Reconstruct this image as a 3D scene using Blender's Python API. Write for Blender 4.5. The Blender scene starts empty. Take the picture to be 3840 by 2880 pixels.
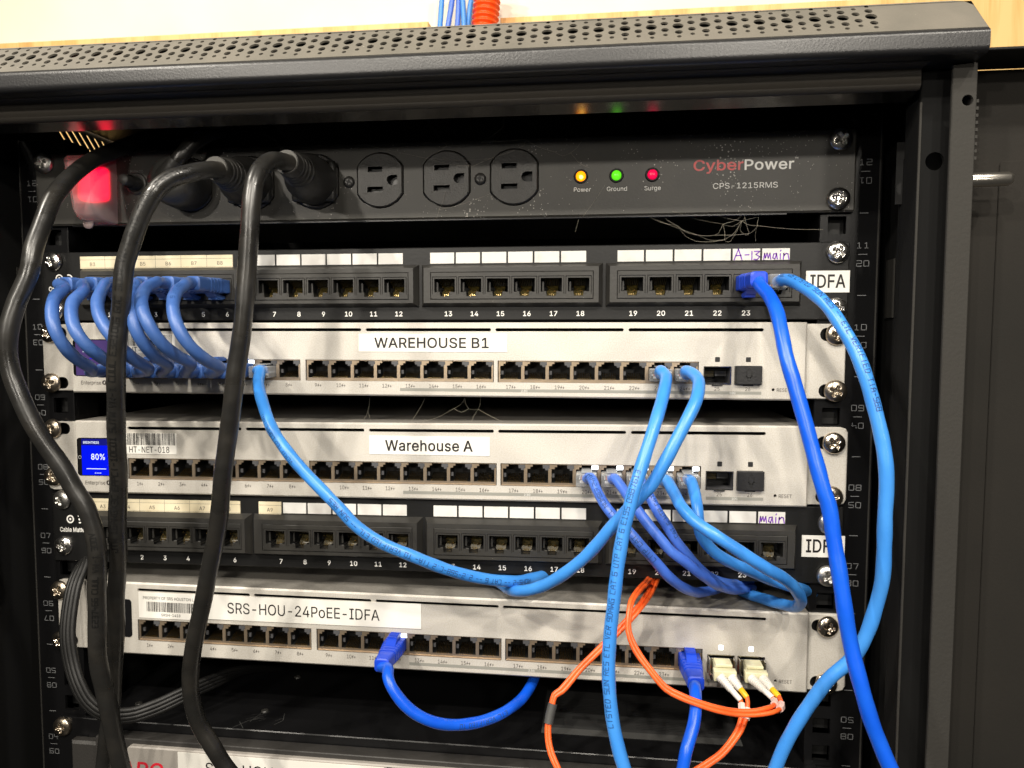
import bpy, bmesh, math, random
import numpy as np
from mathutils import Vector, Matrix
from mathutils.geometry import tessellate_polygon
random.seed(7)
SC = bpy.context.scene
COL = SC.collection
S = 0.001                     # everything below is written in millimetres

# ------------------------------------------------------------------ camera
CM = np.array([[0.99303717, 0.11777756, 0.00237061],
               [0.00982371, -0.06274101, -0.99798149],
               [-0.11739109, 0.99105601, -0.06346117]])
CC = np.array([102.94666, -410.2271, -90.80742])
FPX = 2664.0
cam = bpy.data.cameras.new('camera'); camo = bpy.data.objects.new('camera', cam); COL.objects.link(camo)
mw = Matrix.Identity(4)
for i in range(3):
    mw[i][0] = CM[0][i]; mw[i][1] = -CM[1][i]; mw[i][2] = -CM[2][i]; mw[i][3] = CC[i] * S
camo.matrix_world = mw
cam.sensor_fit = 'HORIZONTAL'; cam.sensor_width = 36.0; cam.lens = FPX / 3840 * 36
cam.clip_start = 0.01; cam.clip_end = 50
cam.dof.use_dof = True; cam.dof.focus_distance = 0.395; cam.dof.aperture_fstop = 22.0
SC.camera = camo

# ------------------------------------------------------------------ light
SC.view_settings.view_transform = 'Standard'; SC.view_settings.look = 'None'
SC.view_settings.exposure = 0.12; SC.view_settings.gamma = 1.0; SC.view_settings.use_curve_mapping = False
W = bpy.data.worlds.new('World'); SC.world = W; W.use_nodes = True
bg = W.node_tree.nodes['Background']; bg.inputs[0].default_value = (1.0, .93, .82, 1); bg.inputs[1].default_value = 0.035
AIM = Vector((0, 0, .0))
def lamp(az, el, dist, size, power, col=(1, .925, .81), sy=None):
    l = bpy.data.lights.new('ceiling_or_fill_lamp', 'AREA'); l.energy = power; l.color = col; l.size = size
    if sy: l.shape = 'RECTANGLE'; l.size_y = sy
    o = bpy.data.objects.new('ceiling_or_fill_lamp', l); COL.objects.link(o)
    a, e = math.radians(az), math.radians(el)
    p = AIM + Vector((math.sin(a) * math.cos(e), -math.cos(a) * math.cos(e), math.sin(e))) * dist
    o.location = p; o.rotation_euler = (AIM - p).to_track_quat('-Z', 'Y').to_euler()
lamp(-38, 32, 1.0, .032, 5.2)
lamp(-10, 33, 1.0, .030, 4.6)
lamp(24, 31, 1.0, .032, 3.6)
lamp(44, 36, 1.0, .032, 3.6)
lamp(12, 48, 1.0, .030, 3.2)
lamp(-58, 47, 1.0, .034, 4.0)
lamp(-22, 14.5, 1.1, .036, 2.8)
lamp(18, 14, 1.1, .036, 2.8)
lamp(-12, 4, 1.3, .07, 1.5)  # added low fill lamp, lifts the dark top of the power strip
lamp(32, 5, 1.3, .07, 1.5)  # second added low fill lamp, from the right
SC.render.filter_size = 1.05
SC.cycles.max_bounces = 8; SC.cycles.transparent_max_bounces = 12
SC.cycles.caustics_reflective = False; SC.cycles.caustics_refractive = False
SC.cycles.sample_clamp_indirect = 4.0

# ------------------------------------------------------------------ image point -> place in the rack
def at(U, V, y):
    k = 3840 / 2212
    d = CM.T @ np.array([(U * k - 1920) / FPX, (V * k - 1440) / FPX, 1.0])
    p = CC + (y - CC[1]) / d[1] * d
    return Vector(p)

# ------------------------------------------------------------------ materials
def mat(name, col, rough=.5, metal=0.0, spec=.5, bump=None, var=None, emit=None, coat=0, specks=None):
    """bump=(scale per metre, strength, detail); var=(scale, other colour, low, high); specks=(scale, size, colour)"""
    m = bpy.data.materials.new(name); m.use_nodes = True
    nt = m.node_tree; b = nt.nodes['Principled BSDF']
    b.inputs['Base Color'].default_value = (*col, 1); b.inputs['Roughness'].default_value = rough
    b.inputs['Metallic'].default_value = metal; b.inputs['Specular IOR Level'].default_value = spec
    if coat: b.inputs['Coat Weight'].default_value = coat; b.inputs['Coat Roughness'].default_value = .15
    tc = nt.nodes.new('ShaderNodeTexCoord'); csock = None
    if var:
        n = nt.nodes.new('ShaderNodeTexNoise'); n.inputs['Scale'].default_value = var[0]; n.inputs['Detail'].default_value = 6
        nt.links.new(tc.outputs['Object'], n.inputs['Vector'])
        r = nt.nodes.new('ShaderNodeMapRange'); r.inputs[1].default_value = var[2]; r.inputs[2].default_value = var[3]
        nt.links.new(n.outputs['Fac'], r.inputs[0])
        mx = nt.nodes.new('ShaderNodeMix'); mx.data_type = 'RGBA'
        mx.inputs[6].default_value = (*col, 1); mx.inputs[7].default_value = (*var[1], 1)
        nt.links.new(r.outputs[0], mx.inputs[0]); csock = mx.outputs[2]
    if specks:
        v = nt.nodes.new('ShaderNodeTexVoronoi'); v.inputs['Scale'].default_value = specks[0]
        nt.links.new(tc.outputs['Object'], v.inputs['Vector'])
        n2 = nt.nodes.new('ShaderNodeTexNoise'); n2.inputs['Scale'].default_value = specks[3]; n2.inputs['Detail'].default_value = 3
        nt.links.new(tc.outputs['Object'], n2.inputs['Vector'])
        mr = nt.nodes.new('ShaderNodeMapRange'); mr.inputs[1].default_value = specks[4]; mr.inputs[2].default_value = specks[5]
        mr.inputs[3].default_value = 0; mr.inputs[4].default_value = specks[1]
        nt.links.new(n2.outputs['Fac'], mr.inputs[0])
        lt = nt.nodes.new('ShaderNodeMath'); lt.operation = 'LESS_THAN'
        nt.links.new(v.outputs['Distance'], lt.inputs[0]); nt.links.new(mr.outputs[0], lt.inputs[1])
        mx2 = nt.nodes.new('ShaderNodeMix'); mx2.data_type = 'RGBA'
        if csock: nt.links.new(csock, mx2.inputs[6])
        else: mx2.inputs[6].default_value = (*col, 1)
        mx2.inputs[7].default_value = (*specks[2], 1)
        nt.links.new(lt.outputs[0], mx2.inputs[0]); csock = mx2.outputs[2]
    if csock: nt.links.new(csock, b.inputs['Base Color'])
    if bump:
        n = nt.nodes.new('ShaderNodeTexNoise'); n.inputs['Scale'].default_value = bump[0]; n.inputs['Detail'].default_value = bump[2] if len(bump) > 2 else 2
        nt.links.new(tc.outputs['Object'], n.inputs['Vector'])
        bp_ = nt.nodes.new('ShaderNodeBump'); bp_.inputs['Strength'].default_value = bump[1]; bp_.inputs['Distance'].default_value = .0006
        nt.links.new(n.outputs['Fac'], bp_.inputs['Height']); nt.links.new(bp_.outputs[0], b.inputs['Normal'])
    if emit:
        b.inputs['Emission Color'].default_value = (*emit[0], 1); b.inputs['Emission Strength'].default_value = emit[1]
    return m

M = {}
M['powder'] = mat('black_powder_coat', (.012, .012, .013), .36, bump=(900, .17, 3), specks=(260, .10, (.16, .14, .11), 30, .62, .8))
M['dusty'] = mat('dusty_powder_coat', (.105, .097, .080), .6, bump=(500, .35, 3), var=(40, (.135, .122, .10), .35, .7), specks=(300, .12, (.35, .32, .26), 50, .55, .8))
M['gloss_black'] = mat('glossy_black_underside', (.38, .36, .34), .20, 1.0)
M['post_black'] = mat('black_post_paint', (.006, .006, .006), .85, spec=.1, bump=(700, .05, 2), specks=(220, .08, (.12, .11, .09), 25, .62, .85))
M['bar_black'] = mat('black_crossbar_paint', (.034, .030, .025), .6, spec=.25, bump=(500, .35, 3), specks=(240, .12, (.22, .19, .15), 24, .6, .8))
M['satin_black'] = mat('satin_black_paint', (.006, .006, .0065), .30, spec=.4, bump=(700, .05, 2), specks=(220, .08, (.12, .11, .09), 25, .62, .85))
M['inner_black'] = mat('inner_black_paint', (.006, .006, .006), .6)
M['post_grey'] = mat('grey_paint_and_lit_edge', (.036, .0345, .0315), .8, spec=.12, bump=(600, .3, 3), var=(60, (.036, .034, .031), .4, .7))  # plain grey, also painted on as lit edges and lit patches
M['door_paint'] = mat('matte_door_paint', (.0165, .0155, .0138), .85, spec=.12, bump=(700, .12, 3), var=(14, (.021, .019, .0165), .35, .7), specks=(160, .07, (.16, .14, .12), 22, .6, .85))
M['strip_paint'] = mat('power_strip_paint', (.040, .038, .033), .48, bump=(700, .12, 3), var=(60, (.050, .047, .040), .4, .7), specks=(560, .26, (.42, .40, .36), 48, .41, .72))
M['outlet'] = mat('outlet_plastic', (.028, .026, .023), .42, bump=(900, .35, 2), specks=(500, .16, (.25, .24, .21), 40, .55, .8))
M['pp_plate'] = mat('panel_plate_paint', (.008, .008, .008), .45, spec=.35, bump=(600, .1, 2), specks=(200, .06, (.2, .19, .16), 25, .6, .85))
M['pp_plastic'] = mat('panel_module_plastic', (.024, .023, .021), .46, bump=(500, .14, 3), var=(35, (.032, .030, .026), .4, .7), specks=(400, .13, (.2, .19, .16), 35, .58, .8))
M['dark'] = mat('dark_recess', (.005, .005, .005), .6)
M['board'] = mat('circuit_board', (.065, .045, .008), .35, var=(900, (.018, .016, .004), .45, .6))
M['gold'] = mat('gold_contact', (.80, .58, .26), .25, 1.0)
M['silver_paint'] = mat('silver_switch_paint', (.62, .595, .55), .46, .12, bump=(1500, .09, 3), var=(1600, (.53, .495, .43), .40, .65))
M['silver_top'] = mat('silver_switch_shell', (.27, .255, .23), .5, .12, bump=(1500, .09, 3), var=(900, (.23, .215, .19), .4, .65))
M['port_metal'] = mat('port_shell_metal', (.56, .44, .31), .34, .8, bump=(300, .1), var=(60, (.46, .37, .28), .35, .7))
M['port_grey'] = mat('light_pipe_plastic', (.085, .085, .09), .35)
M['screw_steel'] = mat('zinc_screw', (.72, .70, .66), .24, 1.0, bump=(900, .15))
M['screw_nickel'] = mat('nickel_screw', (.64, .56, .46), .22, 1.0, bump=(900, .12))
M['screw_dull'] = mat('dull_zinc_screw', (.60, .585, .55), .36, 1.0, bump=(700, .25))
M['screw_tarnished'] = mat('tarnished_screw', (.50, .43, .34), .30, 1.0, bump=(700, .2))
M['white_ink'] = mat('white_ink', (.85, .84, .80), .6)
M['grey_ink'] = mat('grey_ink', (.22, .225, .23), .6)
M['dim_ink'] = mat('faint_grey_ink', (.30, .30, .30), .6)
M['black_ink'] = mat('black_ink', (.012, .010, .010), .5)
M['brown_ink'] = mat('dark_grey_ink', (.06, .05, .045), .5)
M['blue_ink'] = mat('cable_print', (.018, .07, .22), .5)
M['red_ink'] = mat('red_ink', (.66, .09, .09), .5, var=(700, (.48, .16, .15), .5, .6))
M['logo_red'] = mat('logo_red', (.65, .02, .04), .4)
M['purple'] = mat('purple_marker', (.20, .05, .46), .5)
M['sage'] = mat('printed_grey_bar', (.27, .268, .24), .5)
M['sticker'] = mat('white_label_tape', (.84, .82, .77), .30, bump=(45, .3, 2), var=(30, (.78, .76, .70), .45, .7))
M['paper'] = mat('yellowed_paper', (.74, .66, .47), .7, var=(60, (.66, .57, .38), .45, .7))
M['tag'] = mat('white_write_on_tag', (.70, .69, .66), .42, bump=(100, .1), var=(120, (.62, .60, .57), .5, .7))
M['screen_blue'] = mat('lit_blue_screen', (.0, .0, .02), .2, emit=((.0, .008, 1.0), .85))
M['screen_dark'] = mat('lit_screen_header', (.0, .0, .02), .2, emit=((.01, .012, .22), .8))
M['screen_dim'] = mat('dim_purple_screen', (.02, .012, .04), .15, emit=((.075, .045, .16), .75))
M['screen_white'] = mat('lit_white_pixels', (.2, .2, .2), .3, emit=((.72, .80, 1.0), .95))
M['screen_glass'] = mat('black_display_glass', (.008, .008, .009), .12)
M['led_white'] = mat('lit_white_led', (.8, .8, .8), .3, emit=((.84, .93, 1.0), 1.9))
M['led_amber'] = mat('lit_amber_led', (.3, .08, .0), .3, emit=((1.0, .26, .002), 2.3))
M['led_core'] = mat('lit_amber_core', (.9, .7, .2), .3, emit=((1.0, .72, .12), 4.0))
M['led_green'] = mat('lit_green_led', (.1, .5, .02), .3, emit=((.10, .72, .01), .95))
M['led_red'] = mat('lit_red_led', (.5, .01, .05), .3, emit=((.78, .0, .06), .9))
M['rocker'] = mat('lit_red_rocker', (.4, .01, .02), .3, emit=((1.0, .0, .035), 3.0))
M['cable_blue'] = mat('light_blue_jacket', (.040, .235, .70), .33, bump=(130, .25, 2), var=(50, (.055, .27, .72), .35, .7))
M['cable_deep'] = mat('deep_blue_jacket', (.004, .085, .66), .33, bump=(130, .28, 2), var=(60, (.008, .11, .70), .35, .7))
M['cable_violet'] = mat('violet_blue_jacket', (.055, .150, .62), .36, bump=(150, .25, 2), var=(60, (.07, .18, .64), .35, .7))
M['cable_patch'] = mat('dull_blue_jacket', (.042, .108, .33), .42, bump=(260, .25, 3), var=(220, (.055, .125, .34), .45, .75))
M['boot_patch'] = mat('dull_blue_boot', (.045, .118, .36), .45, bump=(400, .15, 2))
M['boot_deep'] = mat('deep_blue_boot', (.008, .055, .55), .42, bump=(400, .15, 2))
M['rubber'] = mat('black_rubber_jacket', (.0135, .013, .012), .29, spec=.6, bump=(120, .22, 3), var=(60, (.022, .020, .017), .45, .7), specks=(160, .10, (.13, .12, .10), 18, .58, .8))
M['rubber_face'] = mat('plug_end_rubber', (.06, .058, .052), .6, bump=(500, .2, 2))
M['plug_black'] = mat('plug_plastic', (.026, .025, .023), .40, bump=(500, .3, 3), specks=(250, .12, (.12, .11, .09), 30, .58, .8))
M['emboss_shade'] = mat('emboss_shading', (.006, .006, .006), .4)  # darker letters, shading of the raised print put into the colour
M['orange'] = mat('orange_fibre_jacket', (.90, .125, .022), .35)
M['conduit'] = mat('orange_conduit', (.85, .085, .008), .35)
M['ivory'] = mat('ivory_connector', (.66, .63, .42), .35)
M['white_boot'] = mat('white_boot_plastic', (.74, .71, .66), .4)
M['pink_boot'] = mat('pale_pink_sleeve', (.78, .55, .50), .4)
M['yellow'] = mat('yellow_sleeve', (.80, .46, .01), .4)
M['sleeve_grey'] = mat('dark_grey_sleeve', (.06, .06, .058), .6)
M['chrome'] = mat('bright_cage_metal', (.70, .67, .62), .15, 1.0)
M['cap'] = mat('black_port_cap', (.013, .013, .014), .5, bump=(700, .2))
M['bezel_grey'] = mat('grey_plastic_bezel', (.34, .315, .285), .45, bump=(900, .15, 3))
M['dark_plastic'] = mat('dark_grey_plastic', (.030, .028, .026), .5, bump=(700, .2, 2))
M['caution'] = mat('grey_caution_label', (.030, .030, .030), .45)
M['caution_ink'] = mat('caution_print', (.018, .018, .018), .5)
M['caution_band'] = mat('pale_caution_band', (.06, .06, .058), .45)
M['web'] = mat('spider_silk', (.36, .33, .26), .7)
M['steel_pin'] = mat('bare_steel_pin', (.75, .71, .64), .28, 1.0)
M['plaster'] = mat('painted_plaster', (.80, .755, .64), .85, bump=(26, .8, 6), var=(9, (.75, .70, .57), .35, .7))

def smudge(m, lo, hi, sc_):
    nt = m.node_tree; b = nt.nodes['Principled BSDF']; tc = nt.nodes.new('ShaderNodeTexCoord')
    mp = nt.nodes.new('ShaderNodeMapping'); mp.inputs['Scale'].default_value = (1, 1, 2.2); mp.inputs['Rotation'].default_value = (0, .6, 0)
    n = nt.nodes.new('ShaderNodeTexNoise'); n.inputs['Scale'].default_value = sc_; n.inputs['Detail'].default_value = 5; n.inputs['Distortion'].default_value = .8
    nt.links.new(tc.outputs['Object'], mp.inputs[0]); nt.links.new(mp.outputs[0], n.inputs['Vector'])
    r = nt.nodes.new('ShaderNodeMapRange'); r.inputs[1].default_value = .3; r.inputs[2].default_value = .7; r.inputs[3].default_value = lo; r.inputs[4].default_value = hi
    nt.links.new(n.outputs['Fac'], r.inputs[0]); nt.links.new(r.outputs[0], b.inputs['Roughness'])
    src = b.inputs['Base Color'].links[0].from_socket; g = nt.nodes.new('ShaderNodeMapRange'); g.inputs[1].default_value = .3; g.inputs[2].default_value = .7; g.inputs[3].default_value = .90; g.inputs[4].default_value = 1.05
    nt.links.new(n.outputs['Fac'], g.inputs[0]); v = nt.nodes.new('ShaderNodeVectorMath'); v.operation = 'SCALE'
    nt.links.new(src, v.inputs[0]); nt.links.new(g.outputs[0], v.inputs['Scale']); nt.links.new(v.outputs[0], b.inputs['Base Color'])
smudge(M['silver_paint'], .34, .52, 16)
smudge(M['rubber'], .22, .42, 40)
def clear_plastic(name, tint, opac, rough=.12, tcol=(1, 1, 1)):
    m = bpy.data.materials.new(name); m.use_nodes = True; nt = m.node_tree
    b = nt.nodes['Principled BSDF']; b.inputs['Base Color'].default_value = (*tint, 1); b.inputs['Roughness'].default_value = rough
    t = nt.nodes.new('ShaderNodeBsdfTransparent'); t.inputs[0].default_value = (*tcol, 1)
    lw = nt.nodes.new('ShaderNodeLayerWeight'); lw.inputs[0].default_value = .35
    mr = nt.nodes.new('ShaderNodeMapRange'); mr.inputs[3].default_value = opac; mr.inputs[4].default_value = min(1, opac + .45)
    mx = nt.nodes.new('ShaderNodeMixShader')
    nt.links.new(lw.outputs['Facing'], mr.inputs[0]); nt.links.new(mr.outputs[0], mx.inputs[0])
    nt.links.new(t.outputs[0], mx.inputs[1]); nt.links.new(b.outputs[0], mx.inputs[2])
    nt.links.new(mx.outputs[0], nt.nodes['Material Output'].inputs[0])
    return m
M['clear'] = clear_plastic('clear_connector', (.62, .63, .64), .24, .1, (.90, .92, .94))
def frosted():
    m = bpy.data.materials.new('frosted_switch_cover'); m.use_nodes = True; nt = m.node_tree; b = nt.nodes['Principled BSDF']
    b.inputs['Base Color'].default_value = (1, .90, .89, 1); b.inputs['Roughness'].default_value = .62; b.inputs['Transmission Weight'].default_value = 1; b.inputs['IOR'].default_value = 1.12
    d = nt.nodes.new('ShaderNodeBsdfPrincipled'); d.inputs['Base Color'].default_value = (.74, .56, .54, 1); d.inputs['Roughness'].default_value = .35
    mx = nt.nodes.new('ShaderNodeMixShader'); mx.inputs[0].default_value = .36
    nt.links.new(b.outputs[0], mx.inputs[1]); nt.links.new(d.outputs[0], mx.inputs[2]); nt.links.new(mx.outputs[0], nt.nodes['Material Output'].inputs[0])
    return m
M['cover'] = frosted()

def wood():
    m = bpy.data.materials.new('plywood_grain'); m.use_nodes = True; nt = m.node_tree; b = nt.nodes['Principled BSDF']
    b.inputs['Roughness'].default_value = .6
    tc = nt.nodes.new('ShaderNodeTexCoord'); mp = nt.nodes.new('ShaderNodeMapping'); mp.inputs['Scale'].default_value = (14, 14, 1.1)
    nt.links.new(tc.outputs['Object'], mp.inputs[0])
    n = nt.nodes.new('ShaderNodeTexNoise'); n.inputs['Scale'].default_value = 2.2; n.inputs['Detail'].default_value = 7; n.inputs['Distortion'].default_value = 1.4
    nt.links.new(mp.outputs[0], n.inputs['Vector'])
    mp2 = nt.nodes.new('ShaderNodeMapping'); mp2.inputs['Scale'].default_value = (160, 160, 6)
    nt.links.new(tc.outputs['Object'], mp2.inputs[0])
    n2 = nt.nodes.new('ShaderNodeTexNoise'); n2.inputs['Scale'].default_value = 3; n2.inputs['Detail'].default_value = 3
    nt.links.new(mp2.outputs[0], n2.inputs['Vector'])
    ad = nt.nodes.new('ShaderNodeMath'); ad.operation = 'MULTIPLY_ADD'; ad.inputs[1].default_value = .3
    nt.links.new(n2.outputs['Fac'], ad.inputs[0]); nt.links.new(n.outputs['Fac'], ad.inputs[2])
    cr = nt.nodes.new('ShaderNodeValToRGB'); e = cr.color_ramp.elements
    e[0].position = .42; e[0].color = (.58, .33, .105, 1); e[1].position = .72; e[1].color = (.80, .54, .22, 1)
    x = cr.color_ramp.elements.new(.58); x.color = (.73, .45, .155, 1)
    nt.links.new(ad.outputs[0], cr.inputs[0]); nt.links.new(cr.outputs[0], b.inputs['Base Color'])
    return m
M['wood'] = wood()
def braid():
    m = mat('braided_sleeve', (.012, .012, .012), .5); nt = m.node_tree; b = nt.nodes['Principled BSDF']
    tc = nt.nodes.new('ShaderNodeTexCoord'); ch = nt.nodes.new('ShaderNodeTexChecker'); ch.inputs['Scale'].default_value = 1300
    ch.inputs[1].default_value = (.003, .003, .003, 1); ch.inputs[2].default_value = (.009, .0088, .008, 1)
    nt.links.new(tc.outputs['Object'], ch.inputs['Vector']); nt.links.new(ch.outputs[0], b.inputs['Base Color'])
    return m
M['braid'] = braid()

# ------------------------------------------------------------------ mesh builder
class MB:
    def __init__(s): s.v = []; s.f = []; s.m = []; s.sm = []; s.mats = []
    def mi(s, m):
        if m not in s.mats: s.mats.append(m)
        return s.mats.index(m)
    def add(s, vs, fs, m, smooth=False):
        k = len(s.v); i = s.mi(m)
        s.v += [Vector(v) for v in vs]
        for f in fs: s.f.append([k + a for a in f]); s.m.append(i); s.sm.append(smooth)
        return s
    def box(s, x0, x1, y0, y1, z0, z1, m, bev=0, seg=1):
        if not bev:
            vs = [(x0, y0, z0), (x1, y0, z0), (x1, y1, z0), (x0, y1, z0), (x0, y0, z1), (x1, y0, z1), (x1, y1, z1), (x0, y1, z1)]
            return s.add(vs, [(3, 2, 1, 0), (4, 5, 6, 7), (0, 1, 5, 4), (1, 2, 6, 5), (2, 3, 7, 6), (3, 0, 4, 7)], m)
        bm = bmesh.new(); bmesh.ops.create_cube(bm, size=1)
        for v in bm.verts: v.co = Vector(((x0 + x1) / 2 + v.co.x * (x1 - x0), (y0 + y1) / 2 + v.co.y * (y1 - y0), (z0 + z1) / 2 + v.co.z * (z1 - z0)))
        bmesh.ops.bevel(bm, geom=bm.edges[:], offset=bev, segments=seg, affect='EDGES', profile=.5)
        bm.verts.index_update()
        s.add([v.co.copy() for v in bm.verts], [[v.index for v in f.verts] for f in bm.faces], m, seg > 1); bm.free()
        return s
    def flat(s, loops, y, m, flip=False):
        """polygon with holes facing -y"""
        L = [[Vector((x, z, 0)) for x, z in l] for l in loops]
        tris = tessellate_polygon(L); vs = [(p.x, y, p.y) for l in L for p in l]; fs = []
        for t in tris:
            a, b, c = [vs[i] for i in t]
            cr = (b[0] - a[0]) * (c[2] - a[2]) - (b[2] - a[2]) * (c[0] - a[0])
            fs.append(t if (cr > 0) != flip else t[::-1])
        return s.add(vs, fs, m)
    def wall(s, loop, y0, y1, m, out=True, smooth=False):
        n = len(loop); ar = sum(loop[i][0] * loop[(i + 1) % n][1] - loop[(i + 1) % n][0] * loop[i][1] for i in range(n))
        if ar < 0: loop = loop[::-1]
        vs = [(x, y0, z) for x, z in loop] + [(x, y1, z) for x, z in loop]
        fs = [(i, n + i, n + (i + 1) % n, (i + 1) % n) for i in range(n)]
        if out: fs = [f[::-1] for f in fs]
        return s.add(vs, fs, m, smooth)
    def plate(s, loop, y0, y1, m, holes=(), ch=0, back=True):
        """slab facing -y with holes; ch = chamfered front edge"""
        front = inset(loop, ch) if ch else loop
        s.flat([front] + list(holes), y0, m)
        if ch:
            n = len(loop); vs = [(x, y0, z) for x, z in front] + [(x, y0 + ch, z) for x, z in loop]
            ar = sum(loop[i][0] * loop[(i + 1) % n][1] - loop[(i + 1) % n][0] * loop[i][1] for i in range(n))
            fs = [(i, (i + 1) % n, n + (i + 1) % n, n + i) for i in range(n)]
            s.add(vs, fs if ar < 0 else [f[::-1] for f in fs], m)
        s.wall(loop, y0 + ch, y1, m)
        for h in holes: s.wall(h, y0, y1, m, out=False)
        if back: s.flat([loop] + list(holes), y1, m, flip=True)
        return s
    def tube(s, pts, r, m, n=12, caps=True, smooth=True):
        P = [Vector(p) for p in pts]; R = r if isinstance(r, (list, tuple)) else [r] * len(P)
        fr = frames(P); vs = []; fs = []
        for (p, t, a, b), rr in zip(fr, R):
            for k in range(n):
                q = 2 * math.pi * k / n; vs.append(p + (a * math.cos(q) + b * math.sin(q)) * rr)
        for i in range(len(P) - 1):
            for k in range(n): fs.append((i * n + k, i * n + (k + 1) % n, (i + 1) * n + (k + 1) % n, (i + 1) * n + k))
        s.add(vs, fs, m, smooth)
        if caps:
            s.add(vs[:n], [tuple(range(n))[::-1]], m); s.add(vs[-n:], [tuple(range(n))], m)
        return s
    def lathe(s, c, prof, m, n=24, axis='y', smooth=True):
        """prof = [(radius, along axis)] round c"""
        c = Vector(c); vs = []; fs = []
        for r, h in prof:
            for k in range(n):
                q = 2 * math.pi * k / n
                if axis == 'y': vs.append(c + Vector((r * math.cos(q), h, r * math.sin(q))))
                elif axis == 'x': vs.append(c + Vector((h, r * math.cos(q), r * math.sin(q))))
                else: vs.append(c + Vector((r * math.cos(q), r * math.sin(q), h)))
        for i in range(len(prof) - 1):
            for k in range(n): fs.append((i * n + k, i * n + (k + 1) % n, (i + 1) * n + (k + 1) % n, (i + 1) * n + k))
        s.add(vs, fs, m, smooth)
        return s
    def map(s, fn):
        s.v = [Vector(fn(v)) for v in s.v]; return s
    def mesh(s, name, origin=Vector()):
        me = bpy.data.meshes.new(name)
        me.from_pydata([(v - origin) * S for v in s.v], [], s.f)
        for m in s.mats: me.materials.append(M[m])
        me.polygons.foreach_set('material_index', s.m); me.polygons.foreach_set('use_smooth', s.sm)
        me.update(); return me

def inset(loop, d):
    n = len(loop); out = []
    ar = sum(loop[i][0] * loop[(i + 1) % n][1] - loop[(i + 1) % n][0] * loop[i][1] for i in range(n)); sg = 1 if ar > 0 else -1
    for i in range(n):
        p, q, r = Vector(loop[i - 1]), Vector(loop[i]), Vector(loop[(i + 1) % n])
        e1, e2 = (q - p).normalized(), (r - q).normalized()
        n1, n2 = Vector((-e1.y, e1.x)) * sg, Vector((-e2.y, e2.x)) * sg
        b = (n1 + n2); b = b / max(.3, b.dot(n1)) if b.length > 1e-6 else n1
        out.append(tuple(q + b * d))
    return out
def rect(x0, x1, z0, z1): return [(x0, z0), (x1, z0), (x1, z1), (x0, z1)]
def rrect(x0, x1, z0, z1, r, n=5):
    o = []
    for cx, cz, a in ((x1 - r, z0 + r, -90), (x1 - r, z1 - r, 0), (x0 + r, z1 - r, 90), (x0 + r, z0 + r, 180)):
        for k in range(n + 1):
            q = math.radians(a + 90 * k / n); o.append((cx + r * math.cos(q), cz + r * math.sin(q)))
    return o
def circ(x, z, r, n=14, a=0): return [(x + r * math.cos(2 * math.pi * k / n + a), z + r * math.sin(2 * math.pi * k / n + a)) for k in range(n)]
def frames(P):
    out = []; a = None; n = len(P)
    for i, p in enumerate(P):
        t = (P[min(i + 1, n - 1)] - P[max(i - 1, 0)]).normalized()
        if a is None: a = t.orthogonal().normalized()
        a = (a - t * a.dot(t)).normalized(); out.append((p, t, a, t.cross(a)))
    return out
def smooth_path(pts, step=2.5):
    P = [Vector(p) for p in pts]; P = [P[0] * 2 - P[1]] + P + [P[-1] * 2 - P[-2]]; o = []
    for i in range(1, len(P) - 2):
        p0, p1, p2, p3 = P[i - 1:i + 3]; k = max(2, int((p2 - p1).length / step))
        t0 = 0; t1 = t0 + max(.1, (p1 - p0).length) ** .5; t2 = t1 + max(.1, (p2 - p1).length) ** .5; t3 = t2 + max(.1, (p3 - p2).length) ** .5
        for j in range(k):
            t = t1 + (t2 - t1) * j / k
            A1 = p0 * ((t1 - t) / (t1 - t0)) + p1 * ((t - t0) / (t1 - t0)); A2 = p1 * ((t2 - t) / (t2 - t1)) + p2 * ((t - t1) / (t2 - t1)); A3 = p2 * ((t3 - t) / (t3 - t2)) + p3 * ((t - t2) / (t3 - t2))
            B1 = A1 * ((t2 - t) / (t2 - t0)) + A2 * ((t - t0) / (t2 - t0)); B2 = A2 * ((t3 - t) / (t3 - t1)) + A3 * ((t - t1) / (t3 - t1))
            o.append(B1 * ((t2 - t) / (t2 - t1)) + B2 * ((t - t1) / (t2 - t1)))
    o.append(P[-2]); return o

# ------------------------------------------------------------------ objects
WL = {}
def thing(name, label, cat, loc, group=None):
    o = bpy.data.objects.new(name, None); COL.objects.link(o); o.empty_display_size = .01
    WL[o.name] = Vector(loc); o.location = Vector(loc) * S; o['label'] = label; o['category'] = cat
    if group: o['group'] = group
    return o
def part(name, mb, parent, label=None):
    og = WL[parent.name] if parent else Vector()
    if parent is None:
        og = sum(mb.v, Vector()) / len(mb.v)
    o = bpy.data.objects.new(name, mb.mesh(name, og)); COL.objects.link(o); WL[o.name] = og
    if parent: o.parent = parent
    else: o.location = og * S
    if label: o['label'] = label
    return o
def inst(name, me, loc, parent, rot=None, scale=None, label=None):
    o = bpy.data.objects.new(name, me); COL.objects.link(o); o.parent = parent
    WL[o.name] = Vector(loc); o.location = (Vector(loc) - WL[parent.name]) * S
    if rot: o.rotation_euler = rot
    if scale: o.scale = scale
    if label: o['label'] = label
    return o
def tag(o, label, cat, group=None):
    o['label'] = label; o['category'] = cat
    if group: o['group'] = group
    return o

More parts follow.
